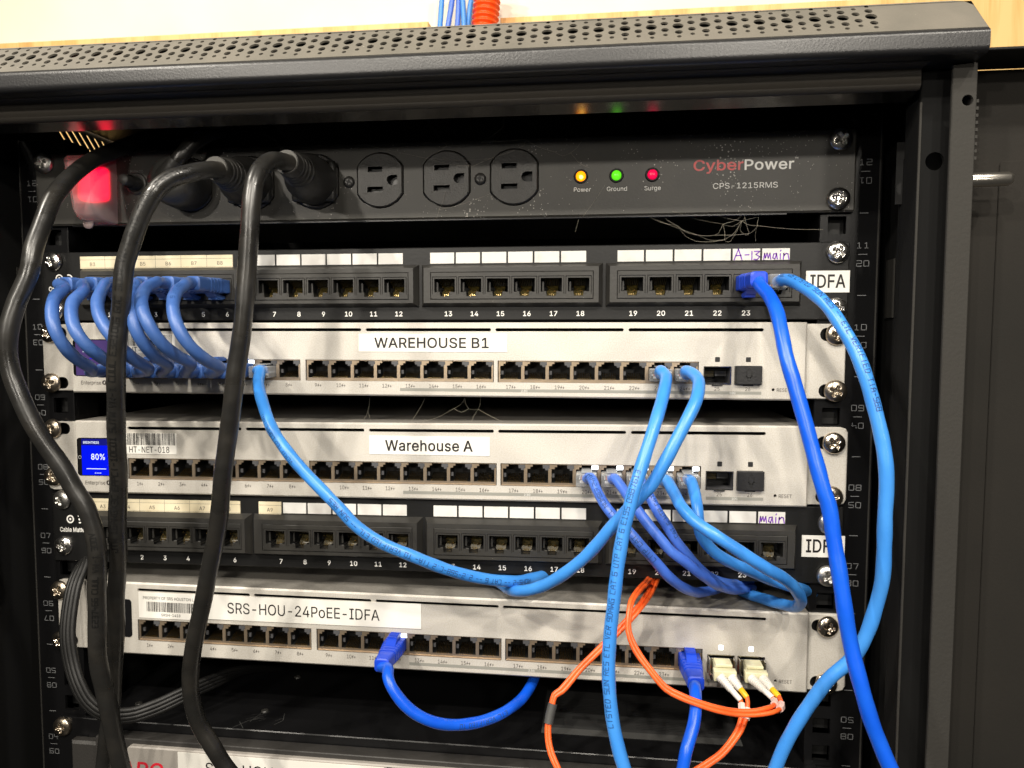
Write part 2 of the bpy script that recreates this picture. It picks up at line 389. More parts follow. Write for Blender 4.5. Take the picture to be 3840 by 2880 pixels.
# ------------------------------------------------------------------ lettering
GD = {
'A':(94,'3,0 17,0 27,28 67,28 77,0 91,0 54,100 39,100/31,39 31,40 41,68 47,88 53,69 63,39','2,-3 17,-3 19,-2 29,25 66,25 75,-1 76,-2 77,-3 92,-3 93,-2 94,-1 94,1 93,3 58,97 57,101 56,102 55,103 39,103 37,102 0,1 0,-1 1,-2/35,42 34,42 40,56 47,80 53,60 60,42'),
'B':(90,'12,0 51,0 56,0 61,1 68,3 72,6 76,9 79,13 81,17 82,21 82,26 82,33 80,38 78,43 74,46 71,49 68,50 62,52 70,56 75,60 77,65 78,71 78,78 77,83 75,87 71,92 69,94 65,96 60,99 54,100 12,100/25,12 25,12 25,45 54,45 60,42 64,40 67,36 68,33 70,29 70,25 69,23 67,19 66,17 64,16 61,14 55,12 50,12/25,56 25,56 25,88 49,88 53,88 57,87 59,86 61,84 64,81 66,76 66,70 64,65 59,60 56,58 50,56','11,-3 51,-3 56,-2 62,-2 69,1 74,4 78,8 81,11 83,16 85,23 85,31 84,36 81,42 78,47 73,51 70,52 75,56 77,59 79,63 81,68 81,79 80,84 76,90 75,92 70,96 67,98 60,101 54,102 50,103 11,103 10,102 9,101 9,-1 10,-2/28,14 27,14 27,42 53,42 59,40 62,38 65,35 67,29 66,23 65,20 64,19 60,16 55,14 50,14/28,59 27,59 27,86 48,86 53,86 57,84 59,82 62,79 63,76 63,70 62,66 58,62 54,60 50,59'),
'C':(100,'50,-1 57,-2 66,0 73,3 79,7 84,12 88,17 90,22 92,27 93,31 93,32 80,32 78,25 75,21 72,18 70,16 65,13 56,11 47,11 41,13 38,14 36,16 31,19 28,23 26,27 22,35 21,42 20,50 21,59 23,67 24,71 27,76 31,81 36,85 41,87 47,89 56,89 61,88 68,85 74,80 78,75 80,68 93,68 92,75 88,83 86,86 80,92 76,96 71,98 63,100 57,102 44,101 37,99 29,95 24,92 18,84 13,77 10,70 8,60 8,57 8,43 8,39 10,31 13,23 18,16 23,9 29,4 37,1 44,-1','49,-4 58,-4 67,-2 75,1 80,5 86,10 90,16 93,21 95,26 96,31 96,32 95,33 94,34 80,34 78,33 77,29 75,25 71,20 68,18 64,16 55,13 48,14 43,15 40,16 33,21 30,24 28,29 25,35 24,42 23,54 25,64 27,70 30,76 34,80 39,84 42,85 48,86 55,87 61,86 67,83 72,79 76,74 77,68 79,66 80,66 94,66 95,66 96,68 96,69 94,75 90,84 88,88 82,94 77,98 71,100 64,103 58,104 49,104 44,104 36,102 28,97 23,94 16,86 12,80 8,70 6,61 5,54 6,39 8,31 10,25 12,21 16,14 22,7 28,2 36,-2 44,-4'),
'D':(99,'12,0 45,0 52,0 61,2 70,6 76,10 81,16 83,19 86,24 88,30 90,40 91,48 90,60 89,69 86,77 84,79 81,84 78,88 76,90 70,94 63,98 53,100 46,100 12,100/25,12 25,12 25,88 45,88 51,88 57,86 64,83 67,81 71,77 74,71 76,65 78,56 78,45 76,36 74,29 71,24 67,19 62,16 57,14 48,12','11,-3 45,-3 53,-2 62,0 71,4 77,8 83,14 87,21 91,31 93,40 94,53 93,61 91,69 88,77 83,86 77,92 71,96 63,100 54,102 47,103 11,103 10,102 9,101 9,-1 10,-2/28,14 27,14 27,86 45,86 51,86 57,84 62,81 65,79 69,75 72,69 74,64 75,58 76,50 75,40 74,36 72,31 69,25 65,21 61,18 57,16 48,14'),
'E':(82,'12,0 74,0 74,12 25,12 25,45 70,45 70,56 25,56 25,88 73,88 73,100 12,100','11,-3 74,-3 76,-2 76,-1 76,12 76,13 74,14 27,14 27,42 70,42 71,43 72,44 72,57 72,58 70,59 27,59 27,86 74,86 75,86 76,88 76,101 75,102 74,103 11,103 10,102 9,101 9,-1 10,-2'),
'F':(81,'12,0 25,0 25,43 68,43 68,55 25,55 25,88 73,88 73,100 12,100','11,-3 25,-3 26,-2 27,-1 27,41 69,41 70,41 71,43 71,55 70,56 69,58 27,58 27,86 73,86 74,86 75,88 75,101 74,102 73,103 11,103 10,102 9,101 9,-1 10,-2'),
'G':(102,'50,-1 59,-1 68,0 75,4 80,7 85,12 89,18 90,21 92,24 94,31 94,38 94,50 55,50 55,39 81,39 81,34 80,29 78,24 74,20 72,17 68,14 63,12 58,11 48,11 41,13 36,15 32,19 28,23 26,26 24,29 22,35 21,42 20,50 21,59 22,65 25,71 28,76 31,80 36,85 42,88 47,89 56,89 61,88 68,85 70,83 74,79 77,75 80,68 94,68 92,75 89,82 84,89 80,92 75,96 67,99 62,101 57,102 44,101 36,99 29,95 24,91 18,85 13,77 10,69 8,57 8,43 8,39 10,32 13,23 18,15 24,9 29,5 37,1 44,-1','50,-4 60,-4 68,-2 76,2 82,5 87,11 92,17 94,24 96,31 97,38 97,51 96,52 95,53 55,53 54,52 53,51 53,39 54,37 55,36 78,36 77,30 76,26 74,23 70,19 66,16 64,15 58,14 51,13 47,14 42,15 38,17 32,22 28,28 25,35 24,42 23,54 24,59 25,65 27,70 30,75 33,79 38,83 42,85 48,86 55,87 60,86 66,83 69,81 72,78 75,73 77,68 79,66 80,66 94,66 95,66 96,68 96,70 94,76 91,83 88,87 84,92 78,96 72,100 65,102 57,104 49,104 43,104 36,102 27,97 22,93 16,86 10,77 8,69 6,58 6,42 6,39 7,32 10,23 16,14 22,7 27,3 36,-2 44,-4'),
'H':(102,'12,0 25,0 25,45 77,45 77,0 90,0 90,100 77,100 77,57 25,57 25,100 12,100','11,-3 25,-3 26,-2 27,-1 27,43 74,43 74,-1 75,-2 76,-3 90,-3 92,-2 92,-1 92,101 91,102 90,103 76,103 75,102 74,101 74,60 27,60 27,101 27,102 25,103 11,103 10,102 9,101 9,-1 10,-2'),
'I':(59,'6,0 53,0 53,12 36,12 36,88 53,88 53,100 6,100 6,88 23,88 23,12 6,12','5,-3 54,-3 55,-2 56,-1 56,12 55,14 54,14 39,14 39,86 54,86 55,87 56,88 56,101 55,102 54,103 5,103 4,102 3,101 3,88 4,86 5,86 20,86 20,14 5,14 4,13 3,12 3,-1 4,-2'),
'J':(78,'34,-1 39,-2 45,-1 52,2 58,6 61,10 63,12 66,19 66,26 66,100 53,100 53,28 53,23 51,19 49,15 45,12 41,10 37,10 34,10 32,10 28,12 24,15 21,19 20,24 20,34 6,34 6,27 7,20 10,12 11,11 15,6 20,2 28,-1','34,-4 39,-4 46,-3 53,0 59,4 63,9 65,12 68,19 69,26 69,101 68,102 67,103 53,103 52,102 51,101 51,29 50,24 49,20 47,17 44,14 40,13 34,13 30,14 27,16 24,20 22,25 22,35 21,36 20,37 6,37 5,36 4,35 4,27 4,20 7,12 9,9 14,4 19,0 27,-3'),
'K':(92,'12,0 25,0 25,33 39,48 73,0 88,0 88,1 48,57 86,98 88,100 88,100 71,100 35,61 25,49 25,100 12,100','11,-3 25,-3 27,-2 27,-1 27,32 38,44 39,43 71,-2 72,-3 89,-3 90,-2 91,-1 91,1 90,3 52,56 90,98 91,99 91,101 90,102 89,103 71,103 70,102 36,65 27,56 27,101 27,102 25,103 11,103 10,102 9,101 9,-1 10,-2'),
'L':(77,'12,0 71,0 71,12 25,12 25,100 12,100','11,-3 72,-3 73,-2 74,-1 74,12 73,13 72,14 27,14 27,101 27,102 25,103 11,103 10,102 9,101 9,-1 10,-2'),
'M':(123,'12,0 24,0 24,66 24,84 33,58 56,0 68,0 90,56 99,84 99,0 112,0 112,100 93,100 69,37 62,15 56,35 30,100 30,100 12,100','11,-3 25,-3 26,-2 27,-1 27,68 30,57 53,0 54,-1 56,-3 68,-3 70,-2 92,56 96,68 96,-1 97,-2 99,-3 112,-3 114,-2 114,-1 114,101 113,102 112,103 93,103 91,102 66,37 62,24 58,37 32,101 30,103 11,103 10,102 9,101 9,-1 10,-2'),
'N':(103,'12,0 25,0 25,66 24,83 39,57 76,0 76,0 91,0 91,100 78,100 78,24 79,17 70,32 28,100 27,100 12,100','11,-3 25,-3 26,-2 27,-1 27,73 37,56 74,-1 75,-3 92,-3 93,-2 94,-1 94,101 93,102 92,103 78,103 77,102 76,101 76,28 70,37 30,101 27,103 11,103 10,102 9,101 9,-1 10,-2'),
'O':(105,'50,-1 55,-2 61,-1 68,1 76,5 81,9 84,11 87,15 92,22 95,31 96,39 97,49 96,61 95,69 92,76 87,85 81,91 76,95 68,99 61,101 55,102 44,101 37,99 29,95 24,91 22,89 18,85 14,78 10,70 8,60 8,53 8,39 10,30 13,23 18,16 23,9 29,4 37,1 44,-1/51,11 47,11 43,12 36,15 32,18 28,23 25,29 22,35 21,42 20,50 21,58 22,64 25,72 30,79 32,82 36,84 41,87 47,89 55,89 58,89 63,88 69,85 73,82 77,77 80,71 82,65 84,57 84,47 84,43 82,35 80,29 77,23 73,19 69,15 63,12 58,11','49,-4 56,-4 61,-4 69,-2 77,3 83,7 86,10 89,14 94,21 97,30 99,39 100,49 99,61 97,70 94,77 89,86 83,93 77,97 69,102 61,104 56,104 44,104 36,102 28,97 22,93 16,86 10,77 8,69 6,61 5,54 6,39 8,30 10,23 16,14 22,7 28,2 36,-2 43,-4/51,13 48,14 41,16 38,17 34,20 30,24 27,30 25,36 24,42 23,54 25,64 27,70 30,76 34,79 38,83 42,85 48,86 54,87 57,86 63,85 67,83 70,80 75,75 78,70 80,65 82,57 82,48 82,43 80,35 77,29 73,22 67,17 63,15 57,14'),
'P':(87,'12,0 25,0 25,36 48,36 54,37 60,38 66,41 70,44 74,47 77,52 79,57 80,62 80,71 79,80 77,85 74,89 70,93 65,96 60,98 52,100 12,100/25,48 25,48 25,88 51,88 55,88 58,86 62,83 65,80 66,76 67,72 68,67 67,64 66,58 64,55 60,52 58,50 55,49 49,48','11,-3 25,-3 26,-2 27,-1 27,34 49,34 55,34 60,36 68,39 72,42 76,46 79,50 82,56 83,62 83,72 82,79 80,85 76,90 71,95 67,98 61,101 55,102 49,103 11,103 10,102 9,101 9,-1 10,-2/28,50 27,51 27,86 51,86 55,84 60,81 63,78 64,75 65,68 65,65 63,60 62,57 59,54 54,52 49,50'),
'R':(88,'12,0 25,0 25,38 47,39 48,38 69,0 84,0 84,1 62,41 62,41 66,43 71,46 76,51 79,58 80,63 81,68 80,76 79,81 77,86 74,90 70,94 66,96 60,98 53,100 12,100/25,50 25,51 25,88 51,88 55,88 59,86 61,84 64,82 66,79 67,75 68,72 68,66 66,59 64,57 61,54 57,52 50,50','11,-3 25,-3 26,-2 27,-1 27,36 47,36 68,-2 69,-3 85,-3 86,-2 87,-1 87,1 66,39 66,40 72,44 76,48 79,51 82,58 83,62 83,67 83,75 82,79 82,81 79,87 75,92 72,96 67,98 59,102 49,103 11,103 10,102 9,101 9,-1 10,-2/28,53 27,53 27,86 51,86 57,84 60,82 62,80 63,78 64,74 65,72 65,67 64,63 63,60 60,56 57,55 50,53'),
'S':(88,'42,-2 50,-2 57,0 64,2 69,4 73,8 76,12 79,17 80,21 80,26 80,32 79,37 76,42 71,47 66,50 59,53 42,58 34,60 30,62 27,64 24,69 23,72 23,76 24,79 25,82 28,85 33,88 36,89 40,90 50,90 54,88 58,86 63,82 65,79 66,74 79,74 78,80 77,84 74,88 71,92 67,96 62,98 56,100 48,102 41,102 33,100 27,98 22,96 18,92 14,88 11,82 10,75 10,67 13,61 17,56 22,53 28,49 37,46 51,43 57,40 63,37 66,33 68,30 68,25 66,22 64,17 60,14 56,12 52,11 47,10 40,10 37,10 33,12 30,13 27,15 24,18 22,20 21,27 7,27 8,21 10,16 12,12 17,7 20,4 23,2 30,0 37,-2','41,-4 51,-4 58,-3 64,-1 70,2 74,6 78,11 81,16 83,22 83,30 82,36 80,40 78,43 74,48 69,51 61,55 55,57 40,61 35,63 29,66 27,69 26,70 26,72 26,76 26,78 28,81 32,84 34,86 41,87 49,87 54,86 57,84 61,81 62,78 64,73 66,72 79,72 81,73 82,74 82,76 80,82 77,89 74,93 69,98 63,101 58,102 52,104 37,104 31,102 26,101 20,98 17,94 12,89 9,84 8,78 8,71 8,66 11,60 16,54 20,51 28,47 37,44 50,40 56,38 61,35 64,32 65,29 65,25 64,22 62,19 59,16 55,14 52,13 47,12 41,12 38,13 31,15 29,17 26,20 24,22 24,27 23,28 21,30 7,30 5,28 5,27 5,25 6,21 7,15 10,10 15,5 19,2 25,-1 31,-3 37,-4'),
'T':(88,'38,0 51,0 51,88 82,88 82,100 6,100 6,88 38,88','37,-3 51,-3 52,-2 53,-1 53,86 83,86 84,86 85,88 85,101 84,102 83,103 6,103 5,102 4,101 4,88 4,87 6,86 35,86 35,-1 36,-2'),
'U':(102,'47,-2 54,-2 60,-1 66,0 73,3 77,6 82,11 85,15 88,20 90,27 90,31 90,100 77,100 77,35 76,30 76,26 74,22 72,19 68,16 65,14 61,12 54,10 45,11 41,12 38,13 34,16 30,19 27,24 26,26 25,33 25,100 12,100 12,33 12,27 14,21 17,14 20,11 25,6 30,3 36,0 44,-2','47,-4 55,-4 60,-4 66,-2 74,1 78,4 84,9 87,14 90,20 92,26 92,30 92,101 92,102 90,103 77,103 76,102 74,101 74,35 74,30 72,24 70,21 67,18 64,16 60,14 54,13 46,13 42,14 38,16 35,18 32,21 30,24 28,27 27,33 27,101 27,102 25,103 11,103 10,102 9,101 9,33 10,27 11,20 15,13 18,10 23,4 28,1 35,-2 43,-4'),
'V':(94,'40,0 55,0 90,97 91,100 77,100 77,100 57,41 47,12 39,38 17,100 17,100 3,100','39,-3 55,-3 57,-2 93,97 94,99 94,101 93,102 92,103 77,103 75,102 54,42 47,20 42,39 19,101 17,103 3,103 1,102 0,101 0,99 2,96 37,0 38,-2'),
'W':(135,'30,0 45,0 46,0 64,67 67,84 72,64 89,0 89,0 104,0 128,83 132,100 118,100 101,33 97,14 92,36 75,100 60,100 44,39 38,14 34,35 16,100 3,100 4,97','30,-3 46,-3 48,-1 67,71 83,14 86,0 87,-2 89,-3 105,-3 106,-2 108,2 134,97 134,101 133,102 132,103 118,103 117,102 116,101 97,26 78,98 78,101 76,102 75,103 60,103 58,101 41,40 38,26 38,27 36,37 19,101 18,102 17,103 3,103 1,102 0,101 1,97 28,0 28,-1'),
'Y':(93,'40,0 53,0 53,41 90,100 90,100 74,100 54,66 46,52 40,65 18,100 18,100 3,100 3,99 40,41','39,-3 53,-3 54,-2 56,-1 56,40 92,98 92,99 92,101 92,102 90,103 74,103 72,102 52,67 47,58 40,70 20,102 19,103 3,103 2,102 0,101 0,99 1,98 37,40 37,-1 38,-2'),
'a':(77,'30,-2 33,-2 39,-1 45,1 49,4 52,6 54,10 54,0 66,0 66,50 66,55 65,59 64,63 62,66 59,70 56,72 52,73 47,75 42,76 34,76 29,75 22,73 16,69 12,65 10,62 8,58 8,57 8,57 20,54 21,56 23,59 27,62 33,64 36,65 41,65 45,64 49,62 51,60 53,56 54,50 53,48 52,46 48,45 28,42 19,40 15,38 10,34 8,32 7,29 6,24 6,16 7,13 10,8 15,3 19,0 25,-2/31,9 28,10 24,12 22,12 20,16 18,18 18,21 19,25 20,27 24,30 29,32 47,34 54,36 54,24 52,20 50,17 46,13 42,10 36,9','30,-4 33,-4 40,-4 47,-1 51,3 52,-1 52,-2 54,-3 67,-3 68,-2 69,-1 69,51 69,55 68,60 66,64 64,67 60,72 57,74 53,76 47,78 42,78 34,78 29,78 22,75 15,71 10,67 8,64 5,58 5,57 6,55 19,51 20,51 21,52 24,56 28,60 32,62 36,62 40,62 45,61 48,60 50,56 51,53 51,49 51,48 47,48 27,45 18,42 13,40 9,36 6,33 4,29 3,24 4,16 4,12 8,6 13,1 18,-2 25,-4/31,12 26,13 22,16 21,19 21,23 22,25 25,28 30,29 48,32 51,33 51,25 50,20 48,18 45,15 41,13 38,12'),
'b':(83,'41,-2 51,-2 57,0 62,3 65,6 70,11 74,19 75,22 76,29 77,39 76,45 75,52 72,60 70,63 67,66 62,71 57,74 52,75 42,76 37,75 34,74 29,70 23,63 22,100 10,100 10,0 22,0 22,11 23,11 27,6 31,2 36,-1/42,10 38,10 33,12 28,16 27,19 25,23 23,28 22,33 22,41 23,46 25,51 26,55 28,58 32,61 36,63 39,64 45,64 51,63 54,61 58,58 60,55 62,51 63,47 64,43 64,35 64,29 62,23 60,19 58,16 55,13 51,11 47,10','40,-4 51,-4 57,-2 64,1 69,6 72,10 76,18 78,22 79,28 80,39 79,46 78,52 76,58 72,65 71,66 67,70 64,73 57,76 51,78 39,78 35,77 31,75 27,72 25,70 25,101 24,102 23,103 10,103 9,102 8,101 8,-1 8,-2 10,-3 23,-3 24,-2 25,-1 25,4 28,2 31,-1 36,-3/42,12 39,12 35,14 30,18 29,20 27,23 26,29 25,34 25,41 26,46 27,51 30,56 34,59 36,61 40,62 45,62 48,62 53,59 56,56 58,54 61,46 62,42 62,36 61,29 60,24 58,21 56,18 53,15 51,14 47,12'),
'c':(78,'38,-2 45,-2 48,-1 55,1 59,3 63,6 68,11 70,16 72,19 72,20 71,21 60,23 58,20 57,17 53,13 52,12 49,11 45,10 38,10 36,10 32,11 29,13 26,16 22,22 20,27 19,34 19,40 20,45 22,51 23,54 26,58 29,61 32,63 36,64 45,64 49,63 54,60 58,56 59,51 70,54 71,54 70,57 69,61 66,64 63,68 59,71 54,74 48,75 45,76 35,76 29,74 23,71 18,68 14,63 10,57 8,51 7,43 6,34 8,25 10,17 14,11 19,6 23,3 30,0 33,-1','37,-4 46,-4 49,-4 55,-2 61,1 64,4 70,9 73,16 74,19 74,21 74,22 72,23 61,26 59,26 58,25 55,19 52,15 47,13 43,12 39,12 34,13 30,15 28,18 25,22 23,28 22,34 22,40 22,45 24,50 26,53 28,56 31,60 34,61 39,62 43,62 48,61 51,59 54,57 56,54 57,50 59,49 61,49 71,52 72,52 74,54 74,56 71,62 68,66 64,70 59,74 55,76 49,78 45,78 35,78 28,76 21,73 17,70 12,64 8,58 6,52 4,44 4,34 5,24 8,16 12,10 17,4 21,1 29,-3 33,-4'),
'd':(83,'36,-2 44,-2 47,-1 51,1 54,4 57,6 61,11 61,11 61,0 73,0 73,100 61,100 61,63 55,70 50,74 46,75 42,76 32,75 25,73 21,71 18,68 14,63 10,58 8,53 7,44 6,34 7,30 8,23 10,16 15,9 21,3 27,0 32,-1/39,10 36,10 33,11 30,12 25,17 24,19 22,23 20,28 19,34 19,41 20,47 22,51 23,55 25,58 29,61 33,63 36,64 42,64 48,63 51,61 55,58 57,55 59,51 60,47 61,40 61,35 60,28 59,23 57,19 55,16 52,14 48,11 44,10','35,-4 43,-4 48,-3 55,0 59,4 59,-1 59,-2 61,-3 74,-3 75,-2 76,-1 76,101 75,102 74,103 60,103 59,102 58,101 58,70 54,74 47,78 42,78 36,78 31,78 28,77 20,73 14,68 12,65 9,60 6,53 4,45 4,30 6,22 8,15 13,8 17,4 20,1 26,-2 31,-4/39,12 37,12 33,13 31,14 27,18 26,21 24,24 22,29 22,34 22,40 23,47 24,51 27,56 30,59 33,61 36,62 42,62 46,61 50,59 53,57 55,54 56,51 58,47 58,42 58,35 58,29 57,25 55,20 53,18 50,15 47,13 44,12'),
'e':(79,'38,-2 46,-2 49,-1 56,0 59,2 63,4 68,10 71,14 72,18 60,21 59,18 56,15 54,13 50,10 43,9 38,10 34,10 29,13 27,14 24,18 22,21 20,25 19,33 73,33 73,45 72,51 70,57 66,64 62,68 57,72 52,74 44,76 35,76 29,74 22,71 19,68 14,63 10,57 8,51 7,43 7,30 8,24 10,17 14,11 19,6 23,3 28,0 34,-1/20,44 19,44 19,45 20,49 22,53 24,56 29,62 32,63 37,64 45,64 49,63 53,60 56,56 58,52 60,44','38,-4 47,-4 52,-3 56,-2 62,1 66,4 71,9 74,15 74,17 74,19 74,20 72,21 61,24 59,24 58,22 57,20 54,16 51,14 49,13 45,12 38,12 34,13 31,14 28,16 26,19 23,25 22,30 74,30 75,31 76,33 76,45 74,51 72,57 70,62 68,65 63,70 58,74 53,76 44,78 34,78 28,76 21,73 17,70 12,64 8,58 6,52 4,44 4,34 4,30 6,23 8,16 12,9 17,4 21,1 28,-2 33,-4/23,46 22,47 24,51 27,57 31,60 33,61 38,62 44,62 48,61 50,60 54,55 56,52 58,46'),
'g':(84,'36,-30 48,-30 52,-29 57,-27 62,-25 66,-22 69,-18 72,-14 73,-8 74,-3 73,75 61,75 61,63 60,63 58,68 54,71 51,73 46,75 42,76 36,76 32,75 27,74 22,71 16,66 14,63 11,59 8,52 7,46 6,40 7,31 8,23 10,18 14,13 17,8 21,5 27,2 33,1 44,1 50,3 53,5 57,9 60,13 61,13 61,-1 60,-7 58,-12 55,-15 51,-17 46,-18 43,-19 37,-19 34,-18 31,-17 26,-15 24,-12 20,-8 18,-8 10,-13 10,-14 13,-19 19,-24 22,-26 28,-28/38,12 34,13 29,15 27,16 24,21 22,24 20,32 20,43 21,51 23,55 25,58 28,61 32,63 36,64 45,64 48,63 52,61 55,58 57,55 60,47 61,38 61,33 59,25 57,21 54,17 52,15 48,13 43,12','35,-32 48,-32 52,-31 58,-30 63,-27 67,-24 71,-20 74,-14 76,-9 76,-4 76,75 76,76 74,77 61,77 60,77 59,75 59,70 54,74 47,78 43,78 36,78 31,78 27,76 20,73 14,68 12,65 9,60 6,53 4,47 4,41 4,30 5,25 6,23 9,15 12,11 16,6 20,3 26,0 32,-2 35,-2 42,-2 48,0 53,2 58,6 58,-1 58,-5 57,-8 56,-10 53,-13 50,-15 46,-16 43,-16 37,-16 34,-16 31,-15 28,-13 26,-11 23,-7 21,-5 19,-5 17,-6 9,-11 8,-12 7,-13 7,-15 9,-18 11,-20 17,-26 25,-30 30,-32/38,14 34,15 31,17 29,18 26,22 24,26 22,33 22,43 24,51 26,54 30,59 33,61 37,62 44,62 47,61 50,59 53,57 55,54 56,51 58,47 58,42 58,33 56,25 54,21 51,18 47,16 44,15'),
'h':(81,'10,0 22,0 22,45 24,52 26,56 30,61 35,64 41,64 46,64 51,62 54,59 56,56 58,51 58,47 58,0 70,0 70,49 70,53 69,58 68,63 65,67 64,69 58,73 54,74 48,76 40,76 34,74 30,72 27,69 26,68 23,63 22,100 10,100','10,-3 23,-3 24,-2 25,-1 25,44 26,51 28,55 31,59 35,61 41,62 45,62 49,60 51,58 54,55 55,51 56,46 56,-1 56,-2 58,-3 71,-3 72,-2 73,-1 73,49 73,53 72,59 70,63 67,68 63,72 59,75 55,77 51,78 42,78 38,78 34,76 30,75 28,74 25,71 25,101 24,102 23,103 10,103 9,102 8,101 8,-1 8,-2'),
'i':(33,'10,0 22,0 22,75 10,75/16,87 19,87 22,88 24,91 25,93 25,97 24,99 23,101 19,103 16,103 12,102 10,101 8,97 8,93 9,91 12,88','10,-3 23,-3 24,-2 25,-1 25,75 24,76 23,77 10,77 9,77 8,75 8,-1 8,-2/15,84 19,84 23,86 26,89 28,93 28,97 26,100 23,104 19,106 15,106 13,106 11,104 7,101 6,98 6,92 7,89 11,86 13,84'),
'l':(37,'26,-1 30,-1 35,0 36,0 36,1 34,11 27,10 26,11 24,13 23,16 22,100 10,100 10,16 10,11 12,7 15,3 17,2 20,0','26,-3 30,-3 36,-2 38,-1 38,0 38,2 36,12 34,13 27,13 26,14 25,16 25,101 24,102 23,103 10,103 9,102 8,101 8,16 8,11 10,5 14,1 16,0 20,-2'),
'm':(120,'10,0 22,0 22,47 24,53 25,57 29,61 33,64 36,64 40,65 43,64 46,63 49,61 52,58 53,55 54,51 54,0 66,0 66,51 67,54 69,59 74,63 78,64 83,65 85,64 89,63 92,62 95,58 97,55 97,50 97,0 110,0 110,52 110,55 108,60 106,66 101,72 98,74 95,75 90,76 82,76 75,74 71,72 66,67 64,65 62,62 60,68 56,72 53,74 48,76 43,76 37,76 34,74 30,72 28,71 25,68 22,62 22,75 10,75','10,-3 23,-3 24,-2 25,-1 25,50 27,56 30,59 33,61 39,62 43,62 48,59 50,57 51,54 51,50 51,-1 52,-2 53,-3 67,-3 68,-2 69,-1 69,51 70,56 74,60 77,61 82,62 86,62 91,60 93,57 94,54 95,50 95,-1 95,-2 97,-3 110,-3 111,-2 112,-1 112,52 112,56 111,61 108,67 106,69 102,74 98,76 92,78 87,79 81,78 75,77 70,74 67,72 63,67 62,69 58,74 55,76 49,78 42,79 37,78 34,77 29,75 27,73 25,71 25,75 24,76 23,77 10,77 9,77 8,75 8,-1 8,-2'),
'n':(81,'10,0 22,0 22,45 24,52 26,56 30,61 35,64 41,64 46,64 51,62 54,59 56,56 58,51 58,47 58,0 70,0 70,53 69,58 67,63 65,67 61,71 55,74 50,76 42,76 38,75 34,74 30,72 26,68 22,63 22,75 10,75','10,-3 23,-3 24,-2 25,-1 25,44 26,51 28,55 31,59 35,61 41,62 45,62 49,60 51,58 54,55 55,51 56,46 56,-1 56,-2 58,-3 71,-3 72,-2 73,-1 73,53 72,59 69,65 67,68 62,73 60,74 54,77 48,78 42,78 38,78 34,76 28,74 25,70 25,75 24,76 23,77 10,77 8,76 8,75 8,-1 8,-2'),
'o':(82,'38,-2 47,-2 53,0 59,3 64,6 68,11 71,17 74,23 75,29 75,37 75,45 74,48 73,52 71,57 68,63 64,68 59,71 54,74 46,76 35,76 29,74 23,71 18,68 14,63 10,57 8,51 7,43 6,34 8,25 10,17 14,11 19,6 23,3 30,0 33,-1/39,10 36,10 32,11 29,13 26,16 24,19 22,23 20,28 19,34 19,40 20,45 22,51 23,54 26,58 29,61 32,63 36,64 43,64 47,64 51,62 56,57 58,55 60,50 62,46 62,42 62,35 62,29 60,23 58,19 56,16 53,13 49,11 45,10','37,-4 47,-4 53,-2 61,1 65,4 70,10 72,14 76,23 77,29 78,38 77,45 76,49 76,52 74,58 70,64 65,70 60,73 54,76 47,78 35,78 28,76 21,73 17,70 12,64 8,58 6,52 4,44 4,34 5,24 8,16 12,10 17,4 21,1 29,-3 33,-4/39,12 37,12 31,15 28,18 26,21 24,24 22,29 22,34 22,40 22,45 24,50 28,56 31,59 34,61 37,62 42,62 46,61 50,60 54,56 56,53 58,50 59,46 60,42 60,35 59,29 58,24 54,18 51,15 48,13 45,12'),
'p':(83,'10,-28 22,-28 23,11 29,4 35,0 37,-1 41,-2 51,-2 57,0 62,3 65,6 70,11 73,17 75,22 76,29 77,36 76,45 75,52 73,57 70,63 67,66 62,71 57,74 52,75 47,76 42,76 37,75 33,73 29,70 25,66 24,64 22,63 22,75 10,75/42,10 38,10 33,12 28,16 27,19 25,23 23,28 22,33 22,41 23,46 25,51 26,55 28,58 32,61 36,63 39,64 45,64 51,63 54,61 58,58 60,55 62,51 63,47 64,43 64,35 64,29 62,23 60,19 58,16 55,13 51,11 47,10','10,-31 23,-31 24,-30 25,-29 25,4 30,0 37,-4 41,-4 48,-4 52,-4 57,-2 61,0 67,4 72,9 76,16 78,22 79,28 80,35 79,46 78,52 76,58 72,65 71,66 67,70 64,73 57,76 51,78 39,78 35,77 31,75 27,72 25,70 25,75 24,76 23,77 10,77 9,77 8,75 8,-29 8,-30/42,12 39,12 35,14 30,18 29,20 27,23 26,29 25,34 25,41 26,46 27,51 30,56 34,59 36,61 40,62 45,62 48,62 53,59 56,56 58,54 61,46 62,42 62,36 61,29 60,24 58,21 56,18 53,15 51,14 47,12'),
'r':(51,'10,0 22,0 22,47 23,50 24,53 26,57 29,60 32,62 35,63 39,64 48,63 48,76 42,76 37,76 34,74 30,73 27,70 24,67 22,63 22,75 10,75','10,-3 23,-3 24,-2 25,-1 25,46 26,51 27,54 28,56 30,58 33,60 39,61 48,61 50,62 50,63 50,76 50,77 48,78 41,78 36,78 33,77 29,75 25,72 25,75 24,76 23,77 10,77 9,77 8,75 8,-1 8,-2'),
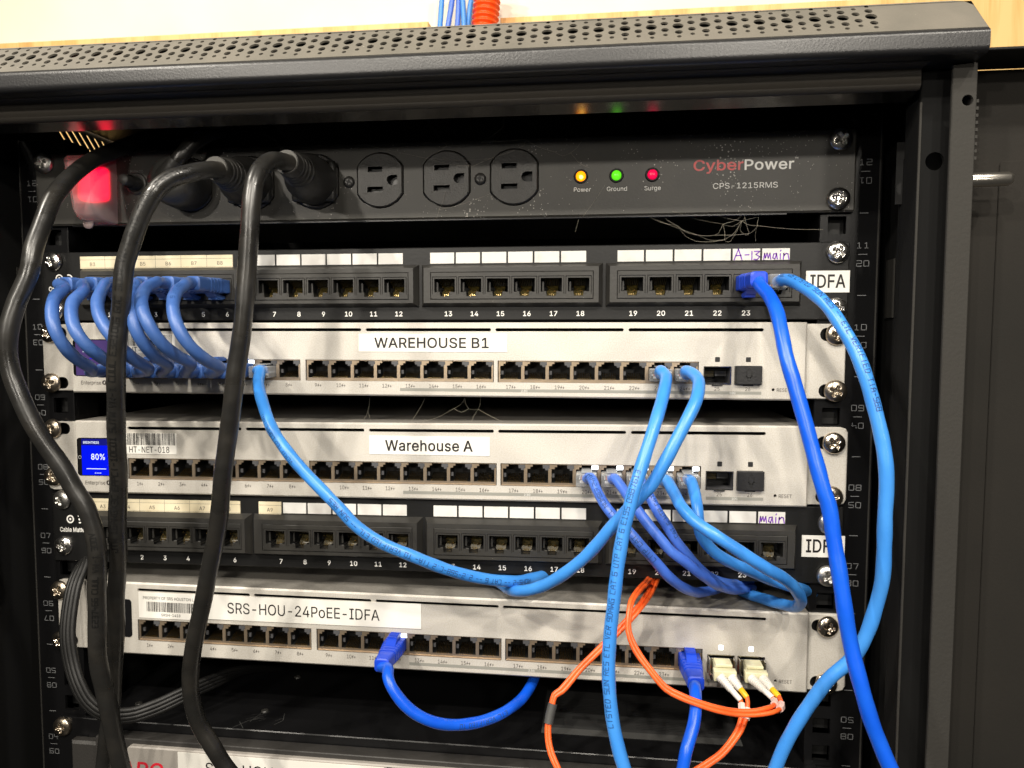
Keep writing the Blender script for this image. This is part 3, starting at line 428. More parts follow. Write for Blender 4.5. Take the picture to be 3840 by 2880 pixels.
's':(72,'31,-2 42,-2 46,-1 54,2 59,6 61,8 64,13 65,16 65,23 65,26 63,31 60,34 57,37 52,40 45,42 34,44 27,46 24,49 22,52 22,56 23,59 27,63 31,64 34,65 39,65 45,64 47,62 50,59 53,54 64,57 62,63 60,66 57,70 54,72 50,74 43,76 31,76 27,75 21,72 16,69 12,65 10,62 9,58 9,52 10,48 11,44 15,40 18,38 23,35 46,29 49,27 51,25 52,22 52,20 52,18 50,15 48,12 44,10 38,9 31,10 28,10 25,12 21,15 20,18 19,21 7,19 8,14 10,10 12,8 15,4 21,0 26,-1','30,-4 43,-4 47,-3 51,-2 55,0 60,4 63,7 66,13 68,16 68,24 67,27 65,32 61,36 58,39 52,42 46,44 35,46 30,48 26,50 24,52 24,55 25,58 27,60 30,61 35,62 41,62 44,61 48,58 50,53 52,52 54,52 64,54 66,55 66,56 66,58 65,61 63,66 60,70 55,74 50,76 43,78 30,78 26,77 19,74 15,71 10,67 8,63 7,59 6,52 7,48 9,43 13,38 16,36 22,32 45,26 48,25 50,22 50,18 46,14 44,13 37,12 32,12 26,14 24,16 22,19 21,23 19,24 7,22 5,20 4,19 4,17 5,14 8,8 13,2 21,-2 26,-4'),
't':(45,'31,-1 37,-1 40,0 42,0 42,2 40,11 35,10 31,10 28,12 26,13 26,15 25,18 25,64 40,64 40,75 25,75 25,93 13,93 12,75 1,75 1,64 12,64 12,17 13,12 15,8 18,4 22,1 27,0','30,-3 37,-4 41,-3 43,-2 44,0 44,2 42,12 40,13 34,12 30,13 28,15 28,19 28,61 41,62 42,62 43,64 43,75 42,76 41,77 28,77 28,93 26,95 25,95 12,95 11,95 10,93 10,77 1,77 -1,76 -2,75 -2,64 -1,63 1,62 10,61 10,16 10,12 12,7 15,3 20,-1 26,-3'),
'u':(81,'34,-1 37,-1 42,-1 48,1 50,3 54,6 58,12 58,0 70,0 70,75 58,75 58,29 57,24 55,19 54,17 51,14 47,12 42,10 35,10 32,12 28,14 25,18 23,23 22,28 22,75 10,75 10,27 10,20 12,16 13,12 15,8 19,4 22,2 26,0 31,-1','33,-4 41,-4 47,-2 52,1 56,4 56,-1 56,-2 58,-3 71,-3 72,-2 73,-1 73,75 72,76 71,77 58,77 57,77 56,75 55,27 54,21 52,18 47,14 42,13 36,13 31,15 29,17 27,19 26,24 25,29 25,75 24,76 23,77 10,77 9,77 8,75 8,26 8,20 9,15 10,11 13,7 18,2 21,0 25,-2 30,-4'),
'w':(111,'27,0 39,0 40,0 52,42 56,59 56,59 62,33 72,0 72,0 85,0 107,75 94,75 83,34 78,15 73,35 63,74 62,75 49,75 38,36 33,15 28,37 18,75 4,75 4,73','26,-3 40,-3 42,-1 56,48 56,48 60,32 70,-1 72,-3 85,-3 86,-2 87,-1 88,2 109,72 110,73 110,75 109,76 108,77 94,77 92,76 83,44 78,26 67,67 64,76 63,77 49,77 48,77 46,75 33,26 29,43 20,76 18,77 4,77 3,77 2,75 2,72 24,0 25,-2'),
'y':(77,'14,-29 21,-29 25,-28 28,-27 32,-24 35,-22 38,-17 41,-10 72,69 73,74 73,75 60,75 60,74 42,27 38,13 38,13 34,29 17,75 3,75 32,0 32,-1 28,-10 26,-13 24,-15 22,-17 19,-18 12,-17 9,-27 11,-28','14,-31 21,-31 25,-30 28,-30 34,-26 37,-23 40,-18 44,-11 76,73 76,75 75,77 74,77 59,77 58,76 43,36 38,22 38,23 36,29 19,76 17,77 3,77 1,76 1,75 1,73 29,0 26,-9 24,-11 23,-13 20,-15 16,-15 11,-14 10,-14 9,-16 6,-26 6,-28 8,-30 9,-30'),
'0':(89,'42,-1 47,-2 52,-1 58,1 64,4 69,10 72,15 76,22 78,31 80,43 80,51 80,61 78,69 76,78 72,85 69,91 63,96 58,99 52,101 47,102 37,101 31,99 26,96 20,91 17,85 13,78 11,69 10,60 9,55 10,39 11,31 13,22 17,14 20,10 26,4 31,1 37,-1/44,10 40,10 37,12 34,14 29,18 27,22 24,29 23,36 22,41 22,54 23,64 24,71 26,77 29,82 33,86 36,88 41,90 46,90 49,90 53,88 57,86 60,82 63,77 65,71 66,65 67,55 67,45 66,35 65,29 63,23 60,18 57,14 53,12 49,10','42,-4 47,-4 52,-4 59,-2 65,2 71,8 74,13 78,22 81,30 82,43 82,51 82,61 81,70 78,79 74,87 71,92 64,98 59,102 52,104 47,104 37,104 31,102 24,98 18,92 15,87 11,78 8,70 7,61 7,44 7,39 8,32 11,21 15,13 18,8 25,2 31,-2 37,-4/44,12 40,13 37,14 34,16 31,20 28,25 27,29 25,36 24,42 24,53 25,64 26,70 29,76 31,80 35,84 37,86 41,87 46,88 49,87 51,86 55,84 58,80 60,76 62,71 64,65 65,55 65,45 64,35 62,29 60,24 58,21 55,16 52,14 49,13'),
'1':(89,'15,0 77,0 77,11 54,11 54,100 39,100 17,84 17,70 17,70 40,87 42,88 42,11 15,11','14,-3 77,-3 78,-2 80,-1 80,11 78,13 77,14 57,14 57,101 56,102 55,103 38,103 16,87 14,85 14,70 15,69 16,68 18,68 19,68 39,83 39,14 14,14 13,13 12,11 12,-1 13,-2'),
'2':(89,'12,0 77,0 77,12 30,12 51,33 63,46 69,55 74,63 75,69 75,73 75,79 74,83 71,88 69,91 65,95 59,98 56,100 50,101 47,102 38,101 33,100 28,98 23,94 19,91 17,87 15,84 14,82 13,77 13,71 25,71 26,77 27,81 29,83 32,86 34,88 38,89 41,90 47,90 49,90 53,88 56,86 60,82 62,79 62,76 63,72 62,67 61,65 58,60 55,55 47,46 12,10','12,-3 77,-3 78,-2 79,-1 79,12 79,13 77,14 36,14 53,32 65,45 71,52 74,57 76,62 77,65 78,69 78,74 77,79 76,84 73,89 71,92 66,97 60,101 56,102 51,104 48,104 38,104 32,102 26,100 21,96 17,92 15,89 13,85 12,83 10,75 10,71 11,70 12,68 26,68 27,69 28,71 28,75 29,78 31,82 33,84 36,86 38,87 42,88 46,88 49,87 55,84 58,81 59,79 60,76 60,73 60,68 58,65 53,57 45,48 10,11 10,10 10,-1 10,-2'),
'3':(89,'39,-1 50,-1 55,0 62,2 65,5 70,9 73,13 76,18 77,22 78,27 77,35 76,40 73,44 71,47 65,52 60,55 55,56 50,57 44,57 73,90 74,90 73,100 14,100 14,88 56,88 31,59 30,49 44,48 49,48 53,46 58,43 62,39 64,32 64,25 62,19 57,14 53,12 47,10 39,10 33,12 27,15 25,17 23,20 22,26 8,26 9,21 10,16 13,11 18,6 21,4 28,1 36,-1','38,-4 50,-4 56,-2 63,0 67,3 72,8 75,11 78,17 80,24 80,33 78,40 75,45 72,50 67,54 61,57 56,59 50,60 50,60 76,89 76,90 76,101 76,102 74,103 13,103 12,102 11,101 11,88 12,87 13,86 51,86 29,61 28,59 28,48 28,47 30,46 39,46 48,45 53,44 56,41 60,37 62,31 62,25 60,20 55,16 52,14 47,13 39,13 33,14 29,17 27,19 26,21 24,28 22,29 8,29 7,28 6,27 6,20 8,16 11,10 16,4 20,2 26,-1 31,-3'),
'4':(89,'55,0 68,0 68,20 82,21 81,32 68,32 68,63 55,63 55,32 22,32 61,100 61,100 48,100 8,32 8,31 8,21 55,20','54,-3 68,-3 69,-2 70,-1 70,18 82,18 83,18 84,20 84,33 84,34 82,35 70,35 70,63 70,64 68,65 55,65 53,64 52,63 52,35 26,35 26,35 63,97 64,99 64,101 63,102 62,103 48,103 46,101 5,32 5,20 6,19 7,18 52,18 52,-1 53,-2'),
'5':(89,'40,-1 50,-1 56,0 61,2 64,4 70,10 73,15 75,20 77,26 77,36 76,41 75,46 71,53 69,56 65,60 58,64 51,66 41,66 34,64 30,62 27,60 30,88 72,88 72,100 18,100 13,50 13,49 25,48 29,50 33,52 36,54 43,54 49,53 54,51 57,49 60,46 62,41 64,36 64,28 63,25 62,21 60,18 55,14 52,12 47,10 43,10 39,10 34,12 31,14 28,17 26,19 25,23 24,26 12,26 12,21 14,16 16,12 20,7 23,4 28,2 33,0','40,-4 50,-4 56,-2 62,0 65,2 72,9 75,13 78,19 79,25 80,37 79,41 77,46 74,53 71,57 68,60 62,64 55,67 49,68 41,68 38,68 30,65 32,86 73,86 74,86 75,88 75,101 74,102 73,103 18,103 17,102 16,101 10,52 10,49 11,48 13,47 26,46 30,48 37,51 43,52 49,51 52,49 54,48 58,44 60,40 62,35 62,29 60,25 59,21 58,19 54,16 51,14 47,13 43,12 39,13 36,14 33,16 29,20 28,23 27,26 26,27 25,28 11,28 10,27 9,26 10,20 11,16 14,10 17,7 21,2 28,-1 32,-3'),
'6':(89,'42,-1 51,-1 56,0 62,3 65,5 70,10 72,14 75,19 76,24 77,32 76,38 75,42 73,47 70,51 67,55 62,58 58,60 51,62 44,62 40,61 36,60 62,97 64,100 63,100 49,100 49,100 22,60 17,51 14,42 12,34 12,26 14,20 16,14 19,10 24,5 27,3 33,0 38,-1/44,10 38,11 34,12 29,17 27,21 26,25 25,31 25,35 26,39 28,42 32,47 34,49 38,51 41,52 47,52 51,51 55,49 60,45 62,42 63,38 64,34 64,28 63,23 61,20 60,18 57,14 54,12 51,11 48,10','41,-4 51,-4 56,-2 63,1 67,3 72,8 74,12 77,18 79,24 79,32 79,38 78,42 75,49 70,55 68,57 64,60 58,63 52,64 42,64 66,98 66,99 66,101 66,102 64,103 49,103 47,101 20,61 14,51 11,42 10,34 10,26 12,19 14,13 17,8 22,3 26,1 32,-2 38,-4/44,12 41,12 38,14 34,16 31,19 30,21 28,25 27,31 28,38 31,43 33,45 36,47 42,49 47,49 50,48 53,47 55,46 58,43 60,40 61,37 62,33 61,27 60,24 58,19 55,16 53,14 47,12'),
'7':(89,'19,0 33,0 77,88 77,100 12,100 12,88 63,88','18,-3 33,-3 35,-2 80,87 80,101 78,102 77,103 12,103 10,102 10,101 10,88 10,87 12,86 59,86 16,1 16,-1 17,-2'),
'8':(89,'41,-1 48,-2 56,0 62,2 67,4 71,8 75,12 77,17 78,21 79,25 79,29 78,35 76,39 74,42 71,46 66,50 63,51 60,52 60,53 64,54 68,56 71,60 74,65 75,69 75,73 75,79 74,85 70,90 64,96 60,98 57,100 52,101 48,102 38,101 34,100 29,98 24,96 21,93 17,88 15,84 14,81 14,75 14,69 15,65 18,60 22,56 25,54 29,53 29,52 26,51 23,50 20,48 16,44 12,38 11,35 10,29 10,22 12,16 14,12 18,7 22,4 28,1 33,0 38,-1/41,10 37,11 33,12 29,14 26,18 24,21 23,25 23,29 24,34 28,39 30,42 34,44 39,46 43,46 49,46 52,45 58,42 62,39 63,37 65,34 66,30 66,24 65,21 63,18 60,15 57,13 51,10 48,10/42,57 38,58 35,60 33,61 30,64 28,66 27,70 26,77 27,80 28,82 30,84 33,87 36,88 40,90 44,90 48,90 54,88 57,86 60,83 62,80 62,77 62,71 60,65 59,64 55,60 53,59 49,58','40,-4 49,-4 57,-3 63,-1 69,2 72,6 77,10 80,16 81,20 82,24 81,32 80,35 78,40 74,46 70,50 66,53 69,54 73,59 76,64 77,68 78,77 77,81 76,85 73,90 71,93 66,98 62,100 57,102 52,104 48,104 38,104 33,103 29,101 22,97 18,93 15,89 13,85 12,81 11,76 12,69 13,65 16,59 20,54 23,53 18,50 14,46 12,43 8,35 8,30 8,21 9,16 12,10 15,7 20,3 26,-1 32,-3 37,-4/42,12 37,13 34,14 31,16 28,19 26,22 26,26 26,29 26,33 30,38 32,40 36,42 40,43 44,44 48,43 51,42 55,41 58,39 61,36 62,33 63,30 63,25 62,22 60,18 58,16 55,14 52,13 47,12/43,60 39,60 36,62 34,63 30,67 29,71 29,76 30,79 32,82 34,84 38,86 42,88 47,88 51,87 54,85 56,84 58,82 59,79 60,75 59,69 57,65 55,63 53,62 48,60'),
'9':(89,'26,0 40,0 40,0 67,40 71,47 74,53 75,58 76,64 76,73 75,80 73,85 70,90 65,94 61,98 55,100 51,101 42,102 38,101 33,100 30,99 24,95 20,91 16,86 14,81 13,76 12,71 13,62 14,58 16,54 20,47 22,45 26,42 31,40 36,38 45,38 48,38 53,40 27,3/42,48 38,49 34,51 29,55 28,58 26,62 25,66 25,72 26,77 27,80 30,83 32,86 35,88 39,90 44,90 48,90 52,89 55,88 60,82 62,80 64,75 64,72 64,66 63,61 61,58 60,55 57,52 55,51 51,49 47,48','25,-3 40,-3 42,-1 69,39 74,47 76,53 78,57 79,63 79,73 78,81 76,85 72,91 67,96 63,100 56,102 51,104 41,104 38,104 33,102 30,101 26,99 23,97 18,92 14,87 12,81 10,75 10,63 12,57 14,51 16,47 22,42 25,40 31,37 37,36 47,36 24,2 23,1 23,-1 24,-2/42,51 38,52 36,53 31,57 30,60 28,63 28,67 28,72 28,76 30,79 34,84 36,85 40,87 44,88 47,88 53,86 58,81 60,78 61,74 62,71 62,66 60,62 59,59 58,57 55,54 53,53 50,52 47,51'),
'-':(89,'22,37 66,37 66,48 22,48','22,34 67,34 68,35 69,36 69,49 68,50 67,51 22,51 21,50 20,49 20,36 20,35'),
'.':(37,'16,-1 21,-1 24,0 26,2 28,5 28,9 27,13 25,15 22,17 17,17 14,16 12,15 10,11 10,7 11,3 14,0','16,-3 21,-4 25,-2 28,1 30,5 30,9 30,11 29,14 26,18 22,20 17,20 13,18 9,15 7,11 7,6 9,2 12,-2'),
'%':(133,'95,-2 102,-2 105,-1 109,0 112,2 115,6 117,11 118,15 118,27 116,34 114,38 110,41 106,43 102,44 95,44 91,43 88,42 86,40 82,36 80,31 79,28 78,16 80,11 81,7 84,3 88,0 91,-1/26,0 38,0 38,0 105,98 106,99 106,100 95,100 94,100 28,4 26,1/97,7 93,8 91,11 90,13 89,17 89,25 90,29 92,32 93,33 96,35 99,35 102,35 104,34 106,31 108,26 108,19 107,13 106,11 104,9 100,7/34,55 39,56 42,56 47,60 50,62 52,66 54,72 54,85 54,88 52,93 50,96 45,99 41,101 38,102 30,102 27,101 21,98 18,94 16,91 15,88 14,84 15,72 16,67 18,63 21,60 27,56 30,56/33,65 29,66 27,68 26,70 25,75 25,83 26,86 28,89 29,91 32,92 36,92 40,91 42,89 43,87 44,81 44,73 42,68 40,66 37,65','94,-4 104,-4 107,-4 111,-2 113,0 117,5 119,8 121,15 121,28 120,31 118,36 116,39 112,43 107,46 103,47 94,47 90,46 86,44 84,42 80,37 77,32 76,28 76,14 77,11 79,6 82,1 86,-2 90,-4/26,-3 38,-3 40,-1 108,98 109,99 109,101 108,102 107,103 94,103 92,101 24,2 24,1 24,-1 24,-2/97,10 95,10 93,13 92,18 92,24 92,28 94,30 95,32 97,32 100,32 103,31 104,28 105,23 105,16 104,12 102,10 100,10/33,53 39,53 43,54 47,56 49,58 52,60 54,64 56,68 57,72 57,85 56,89 54,94 52,97 47,101 43,103 38,104 29,104 26,103 22,101 20,100 17,97 15,94 13,88 12,84 12,71 14,66 16,61 19,58 22,56 27,54 30,53/34,67 31,68 29,71 28,75 28,82 28,86 30,88 32,90 36,90 38,89 40,88 40,86 41,80 41,74 40,70 38,68 36,67'),
'+':(89,'38,7 50,7 51,34 77,34 77,45 50,45 50,72 38,72 38,45 12,45 12,34 38,33','38,4 51,4 52,5 53,6 53,31 77,31 78,32 80,33 80,45 78,47 77,47 53,47 53,72 52,73 51,74 38,74 36,73 36,72 36,47 11,47 10,47 9,45 9,33 10,32 11,31 36,31 36,6 36,5'),}
GL = {}
def build_glyphs():
    """outlines on a 100-high cap -> filled letters, regular and bold"""
    jobs = []
    for ch, (adv, reg, bold) in GD.items():
        for w, txt in (('r', reg), ('b', bold)):
            GL[(w, ch)] = ([], [], adv / 100 + (.03 if w == 'b' else 0))
            c = bpy.data.curves.new('glyph', 'CURVE'); c.dimensions = '2D'; c.fill_mode = 'BOTH'
            for part_ in txt.split('/'):
                q = [tuple(map(float, p.split(','))) for p in part_.split()]
                sp_ = c.splines.new('POLY'); sp_.points.add(len(q) - 1); sp_.use_cyclic_u = True
                for p, (x, y) in zip(sp_.points, q): p.co = (x / 100, y / 100, 0, 1)
            o = bpy.data.objects.new('glyph', c); COL.objects.link(o); jobs.append(((w, ch), 0, o))
    bpy.context.view_layer.update(); dg = bpy.context.evaluated_depsgraph_get()
    for key, lay, o in jobs:
        me = bpy.data.meshes.new_from_object(o.evaluated_get(dg)); vs, fs, adv = GL[key]; k = len(vs)
        vs += [(v.co.x, v.co.y, lay) for v in me.vertices]
        for p in me.polygons:
            t = [k + i for i in p.vertices]; A, B, C_ = vs[t[0]], vs[t[1]], vs[t[2]]
            fs.append(tuple(t if (B[0] - A[0]) * (C_[1] - A[1]) - (B[1] - A[1]) * (C_[0] - A[0]) > 0 else t[::-1]))
        bpy.data.meshes.remove(me)
    for key, lay, o in jobs:
        c = o.data; bpy.data.objects.remove(o); bpy.data.curves.remove(c)
    for ch in GD: GL[('l', ch)] = GL[('r', ch)]
build_glyphs()
CAPH = 1.0
def text2d(t, h, w='r', sx=1.0, width=None, italic=0, sp=0):
    """(verts, faces, width) with cap height h, left aligned at 0; verts are (x, z, layer)"""
    k = h / CAPH; x = 0; vs = []; fs = []
    for ch in t:
        if ch == ' ': x += .36 + sp; continue
        if ch == '~':       # lightning bolt
            g = [[(.12, -.06, 0), (.62, .50, 0), (.40, .50, 0), (.60, 1.02, 0), (.02, .40, 0), (.26, .40, 0)], [(0, 1, 2, 3, 4, 5)], .60]
        else: g = GL[(w, ch)]
        b = len(vs); vs += [((x + p[0] + italic * p[1]) * k * sx, p[1] * k, p[2]) for p in g[0]]
        fs += [tuple(b + i for i in f) for f in g[1]]; x += g[2] + sp
    tot = x * k * sx
    if width:
        m0 = min(v[0] for v in vs); f = width / (max(v[0] for v in vs) - m0)
        vs = [((v[0] - m0) * f, v[1], v[2]) for v in vs]; tot = width
    return vs, fs, tot
def text(mb, t, x, z, y, h, m, align='c', w='r', sx=1.0, width=None, slope=0, rot180=False, italic=0, sp=0, warp=None):
    vs, fs, tot = text2d(t, h, w, sx, width, italic, sp)
    dx = {'c': -tot / 2, 'l': 0, 'r': -tot}[align]; out = []
    for a, b, q in vs:
        a += dx; b -= h / 2
        if rot180: a, b = -a, -b
        X, Z = x + a, z + b + slope * a
        if warp: X, Z = warp(X, Z)
        out.append((X, y - .02 * q, Z))
    return mb.add(out, fs, m)
# single-stroke letters on a 0..4 x 0..6 grid, for engraved marks and cable print
SK = {'0': ['0006464000'], '1': ['152620', '1030'], '2': ['06464303000040'[:12]], }
SK = {'0': [(0,0,0,6,4,6,4,0,0,0)], '1': [(.7,5,2,6,2,0),(.6,0,3.4,0)], '2': [(0,6,4,6,4,3,0,3,0,0,4,0)], '3': [(0,6,4,6,4,0,0,0),(1,3,4,3)], '4': [(0,6,0,3,4,3),(3,4,3,0)],
      '5': [(4,6,0,6,0,3,4,3,4,0,0,0)], '6': [(4,6,0,6,0,0,4,0,4,3,0,3)], '7': [(0,6,4,6,2,0)], '8': [(0,0,0,6,4,6,4,0,0,0),(0,3,4,3)], '9': [(4,3,0,3,0,6,4,6,4,0,0,0)],
      'A': [(0,0,0,4,2,6,4,4,4,0),(0,2.5,4,2.5)], 'B': [(0,0,0,6,3,6,4,5,3,3,4,1,3,0,0,0),(0,3,3,3)], 'C': [(4,6,0,6,0,0,4,0)], 'D': [(0,0,0,6,3,6,4,4,4,2,3,0,0,0)], 'E': [(4,6,0,6,0,0,4,0),(0,3,3,3)],
      'F': [(4,6,0,6,0,0),(0,3,3,3)], 'G': [(4,6,0,6,0,0,4,0,4,3,2,3)], 'H': [(0,0,0,6),(4,0,4,6),(0,3,4,3)], 'I': [(2,0,2,6)], 'J': [(4,6,4,0,0,0,0,2)], 'L': [(0,6,0,0,4,0)], 'M': [(0,0,0,6,2,3,4,6,4,0)],
      'N': [(0,0,0,6,4,0,4,6)], 'O': [(0,0,0,6,4,6,4,0,0,0)], 'P': [(0,0,0,6,4,6,4,3,0,3)], 'R': [(0,0,0,6,4,6,4,3,0,3),(2,3,4,0)], 'S': [(4,6,0,6,0,3,4,3,4,0,0,0)], 'T': [(0,6,4,6),(2,6,2,0)],
      'U': [(0,6,0,0,4,0,4,6)], 'V': [(0,6,2,0,4,6)], 'W': [(0,6,0,0,2,3,4,0,4,6)], 'X': [(0,0,4,6),(0,6,4,0)], 'Y': [(0,6,2,3,4,6),(2,3,2,0)], 'Z': [(0,6,4,6,0,0,4,0)], '-': [(.5,3,3.5,3)], '.': [(2,0,2,.7)], '/': [(0,0,4,6)]}
def ribbon(pts, w, step=None):
    """flat ribbon of width w along 2-D pts"""
    vs, fs = [], []
    for (a, b) in zip(pts[:-1], pts[1:]):
        a, b = Vector(a), Vector(b); d = b - a
        if d.length < 1e-6: continue
        u = d.normalized(); nn = Vector((-u.y, u.x)) * w / 2; a = a - u * w * .35; b = b + u * w * .35
        n = max(1, int((b - a).length / step)) if step else 1
        for i in range(n + 1):
            p = a.lerp(b, i / n); vs += [tuple(p - nn), tuple(p + nn)]
        k = len(vs) - 2 * (n + 1); fs += [(k + 2 * i, k + 2 * i + 2, k + 2 * i + 3, k + 2 * i + 1) for i in range(n)]
    return vs, fs
def stroke2d(t, h, w, step=None, adv=5.6, sx=1.0):
    vs, fs, x = [], [], 0; k = h / 6
    for ch in t:
        for line in SK.get(ch, ()):
            pts = [((x + line[i] * .95) * k * sx, line[i + 1] * k) for i in range(0, len(line), 2)]
            a, b = ribbon(pts, w, step); o = len(vs); vs += a; fs += [tuple(o + i for i in f) for f in b]
        x += adv if ch != ' ' else 4
    return vs, fs, (x - adv + 4) * k * sx
def stroke(mb, t, x, z, y, h, w, m, rot180=False, mirror=False, sx=1.0):
    vs, fs, tot = stroke2d(t, h, w, sx=sx); out = []
    for a, b in vs:
        a -= tot / 2; b -= h / 2
        if rot180: a, b = -a, -b
        out.append((x + a, y, z + b))
    return mb.add(out, fs, m)
def print_on(mb, path, r, t, h, s0, m, w=.32, ang=0.0, flip=False, lift=.22, gaps=()):
    """letters printed round the side of a cable that faces the room"""
    P = path; L = [0]
    for a, b in zip(P[:-1], P[1:]): L.append(L[-1] + (b - a).length)
    vs, fs, tot = stroke2d(t, h, w, .45); out = []; L = np.array(L); cc = Vector(CC)
    XYZ = [np.interp(0, L, L)]; arr = np.array([tuple(p) for p in P])
    def pos(s): return Vector([float(np.interp(s, L, arr[:, k])) for k in range(3)])
    for a, b in vs:
        if flip: a, b = tot - a, h - b
        s = s0 + a; p = pos(s); tt = (pos(s + .6) - pos(s - .6)).normalized()
        nrm = Vector((.1, -1, .05)); nrm = (nrm - tt * nrm.dot(tt)).normalized(); bn = nrm.cross(tt)
        q = (b - h / 2) / r + ang
        out.append(p + (nrm * math.cos(q) + bn * math.sin(q)) * (r + lift))
    return mb.add(out, fs, m)

# ------------------------------------------------------------------ wall, plywood, cables behind the rack
w_ = MB().box(-1500, 1500, 402, 440, -900, 1300, 'plaster')
wo = part('wall', w_, None); wo['kind'] = 'structure'
p_ = MB()
zt = 260; nx0, nx1 = at(1606 / 1.736, 40, 384)[0], at(1876 / 1.736, 40, 384)[0]
p_.plate([(-1100, -800), (900, -800), (900, zt), (nx1, zt), (nx1, 120), (nx0, 120), (nx0, zt), (-1100, zt)], 384, 401.5, 'wood', ch=.8)
tag(part('plywood_board', p_, None), 'bare plywood backing board fixed to the wall behind the black cabinet', 'plywood')
def O5(X, Y): return (1500 + X * .27125) / 1.736, (Y * .27125) / 1.736
bun = [((600, -260), (580, 0), (555, 340), (540, 560), 'leftmost light blue cable rising behind the cabinet, bent outwards', 'cable_blue'),
       ((730, -260), (722, 0), (668, 330), (640, 560), 'violet blue cable rising behind the cabinet, second from the left of its bundle', 'cable_violet'),
       ((800, -260), (812, 0), (796, 330), (780, 560), 'violet blue cable in the middle of the bundle rising behind the cabinet', 'cable_violet'),
       ((860, -260), (868, 0), (885, 320), (890, 560), 'light blue cable just left of the rising cable that touches the orange conduit', 'cable_blue'),
       ((1030, -260), (985, 0), (945, 310), (930, 560), 'light blue cable rising behind the cabinet, touching the orange conduit', 'cable_blue')]
for i, (a, b, c, d, lab, m_) in enumerate(bun):
    y = 372 - 4 * (i % 2)
    pts = smooth_path([at(*O5(*q), y) for q in (a, b, c, d)], 8)
    tag(part('network_cable', MB().tube(pts, 2.9, m_, 10), None), lab, 'cable', 'cables rising behind the cabinet')
c0, c1 = at(*O5(1232, -300), 358), at(*O5(1150, 600), 358)
n = 288; pts = [c0.lerp(c1, i / n) for i in range(n + 1)]
tag(part('corrugated_conduit', MB().tube(pts, [13.2 + 1.3 * math.cos(i * 2 * math.pi * (c1 - c0).length / 5.9 / n) for i in range(n + 1)], 'conduit', 28), None),
    'orange corrugated conduit standing on the wall beside the blue cables', 'conduit')

# ------------------------------------------------------------------ cabinet
cab = thing('rack_cabinet', 'black steel wall rack cabinet with a vented sloping top and open door', 'rack cabinet', (0, 150, -420))
YF, ZE, ZB = -80.0, 40.2, 31.6
A_ = math.radians(48); SL = 26.2
XR = 267.0
# rolled front of the top cover: profile in (y, z) swept along x
prof = []
yt, ztp = YF + SL * math.cos(A_), ZE + SL * math.sin(A_)
prof += [(400, ztp), (yt + 1.5, ztp), (yt, ztp - .6)]
cov = MB()
def sweep(mb, prof, x0, x1, m, smooth=True, ends=True):
    n = len(prof); vs = [(x0, y, z) for y, z in prof] + [(x1, y, z) for y, z in prof]
    mb.add(vs, [(i, i + 1, n + i + 1, n + i) for i in range(n - 1)], m, smooth)
def arc(cy, cz, r, a0, a1, n=6): return [(cy + r * math.cos(math.radians(a0 + (a1 - a0) * k / n)), cz + r * math.sin(math.radians(a0 + (a1 - a0) * k / n))) for k in range(n + 1)]
roll = [(YF + 2.2, ZE + 1.9)] + arc(YF + 2.6, ZE - 1.2, 2.6, 132, 180, 6) + [(YF, ZB + 3)] + arc(YF + 3, ZB + 2.6, 3, 180, 268, 8) + [(YF + 9, ZB - .4), (-40, ZB - .4)]
sweep(cov, roll, -XR, XR, 'powder')
cov.add([(-XR, yt, ztp), (XR, yt, ztp), (XR, 400, ztp), (-XR, 400, ztp)], [(0, 1, 2, 3)], 'powder')
endp = [(YF + 2.2, ZE + 1.9)] + arc(YF + 2.6, ZE - 1.2, 2.6, 132, 180, 4) + [(YF, ZB + 3)] + arc(YF + 3, ZB + 2.6, 3, 180, 268, 5) + [(YF + 9, ZB - .4), (yt + 6, ZB - .4), (yt + 6, ztp), (yt, ztp)]
for sx in (1, -1):
    f = tuple(range(len(endp)))
    cov.add([(sx * XR, y, z) for y, z in endp], [f if sx < 0 else f[::-1]], 'powder')
part('top_cover', cov, cab)
# sloping vented plate
holes = []; pitch = 12.0
for c in range(-2, 37):
    x = 222.6 - pitch * c
    if abs(x) < 262:
        for s_, r_ in ((24.6, 1.0), (20.2, 1.75), (14.9, 2.55), (9.1, 1.75), (5.0, 1.05)):
            if x <= 223: holes.append(circ(x, s_, r_, 14))
    x -= pitch / 2
    if abs(x) < 262 and x < 223:
        for s_, r_ in ((22.6, 1.05), (17.8, 1.75), (11.6, 1.75), (6.9, 1.1)): holes.append(circ(x, s_, r_, 12))
holes = [h for h in holes if all(-264 < p[0] < 264 for p in h)]
sl = MB().plate([(-XR, 0.9), (XR, .9), (XR, SL - 5), (XR - 3, SL - 1), (XR - 7, SL), (-XR + 7, SL), (-XR, SL - 5)], 0, .9, 'dusty', holes=holes)
n_ = Vector((0, -math.sin(A_), math.cos(A_))); d_ = Vector((0, math.cos(A_), math.sin(A_)))
sl.map(lambda v: Vector((v.x, YF + 1.2, ZE + 1.0)) + d_ * v.z - n_ * v.y)
vp = part('vented_plate', sl, cab)
ln = MB().box(-XR + 1, XR - 1, 7.0, 7.4, -4, SL - .6, 'dark'); ln.map(lambda v: Vector((v.x, YF + 1.2, ZE + 1.0)) + d_ * v.z - n_ * v.y); part('added_light_blocker', ln, vp)  # added dark sheet behind the holes: darkens them, stops light leaking through
# crossbar under the cover
cb = MB()
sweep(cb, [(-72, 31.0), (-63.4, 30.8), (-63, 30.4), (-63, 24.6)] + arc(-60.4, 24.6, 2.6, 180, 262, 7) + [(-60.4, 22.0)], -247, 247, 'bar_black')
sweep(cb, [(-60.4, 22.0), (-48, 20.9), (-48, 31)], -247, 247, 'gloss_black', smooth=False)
part('crossbar', cb, cab)
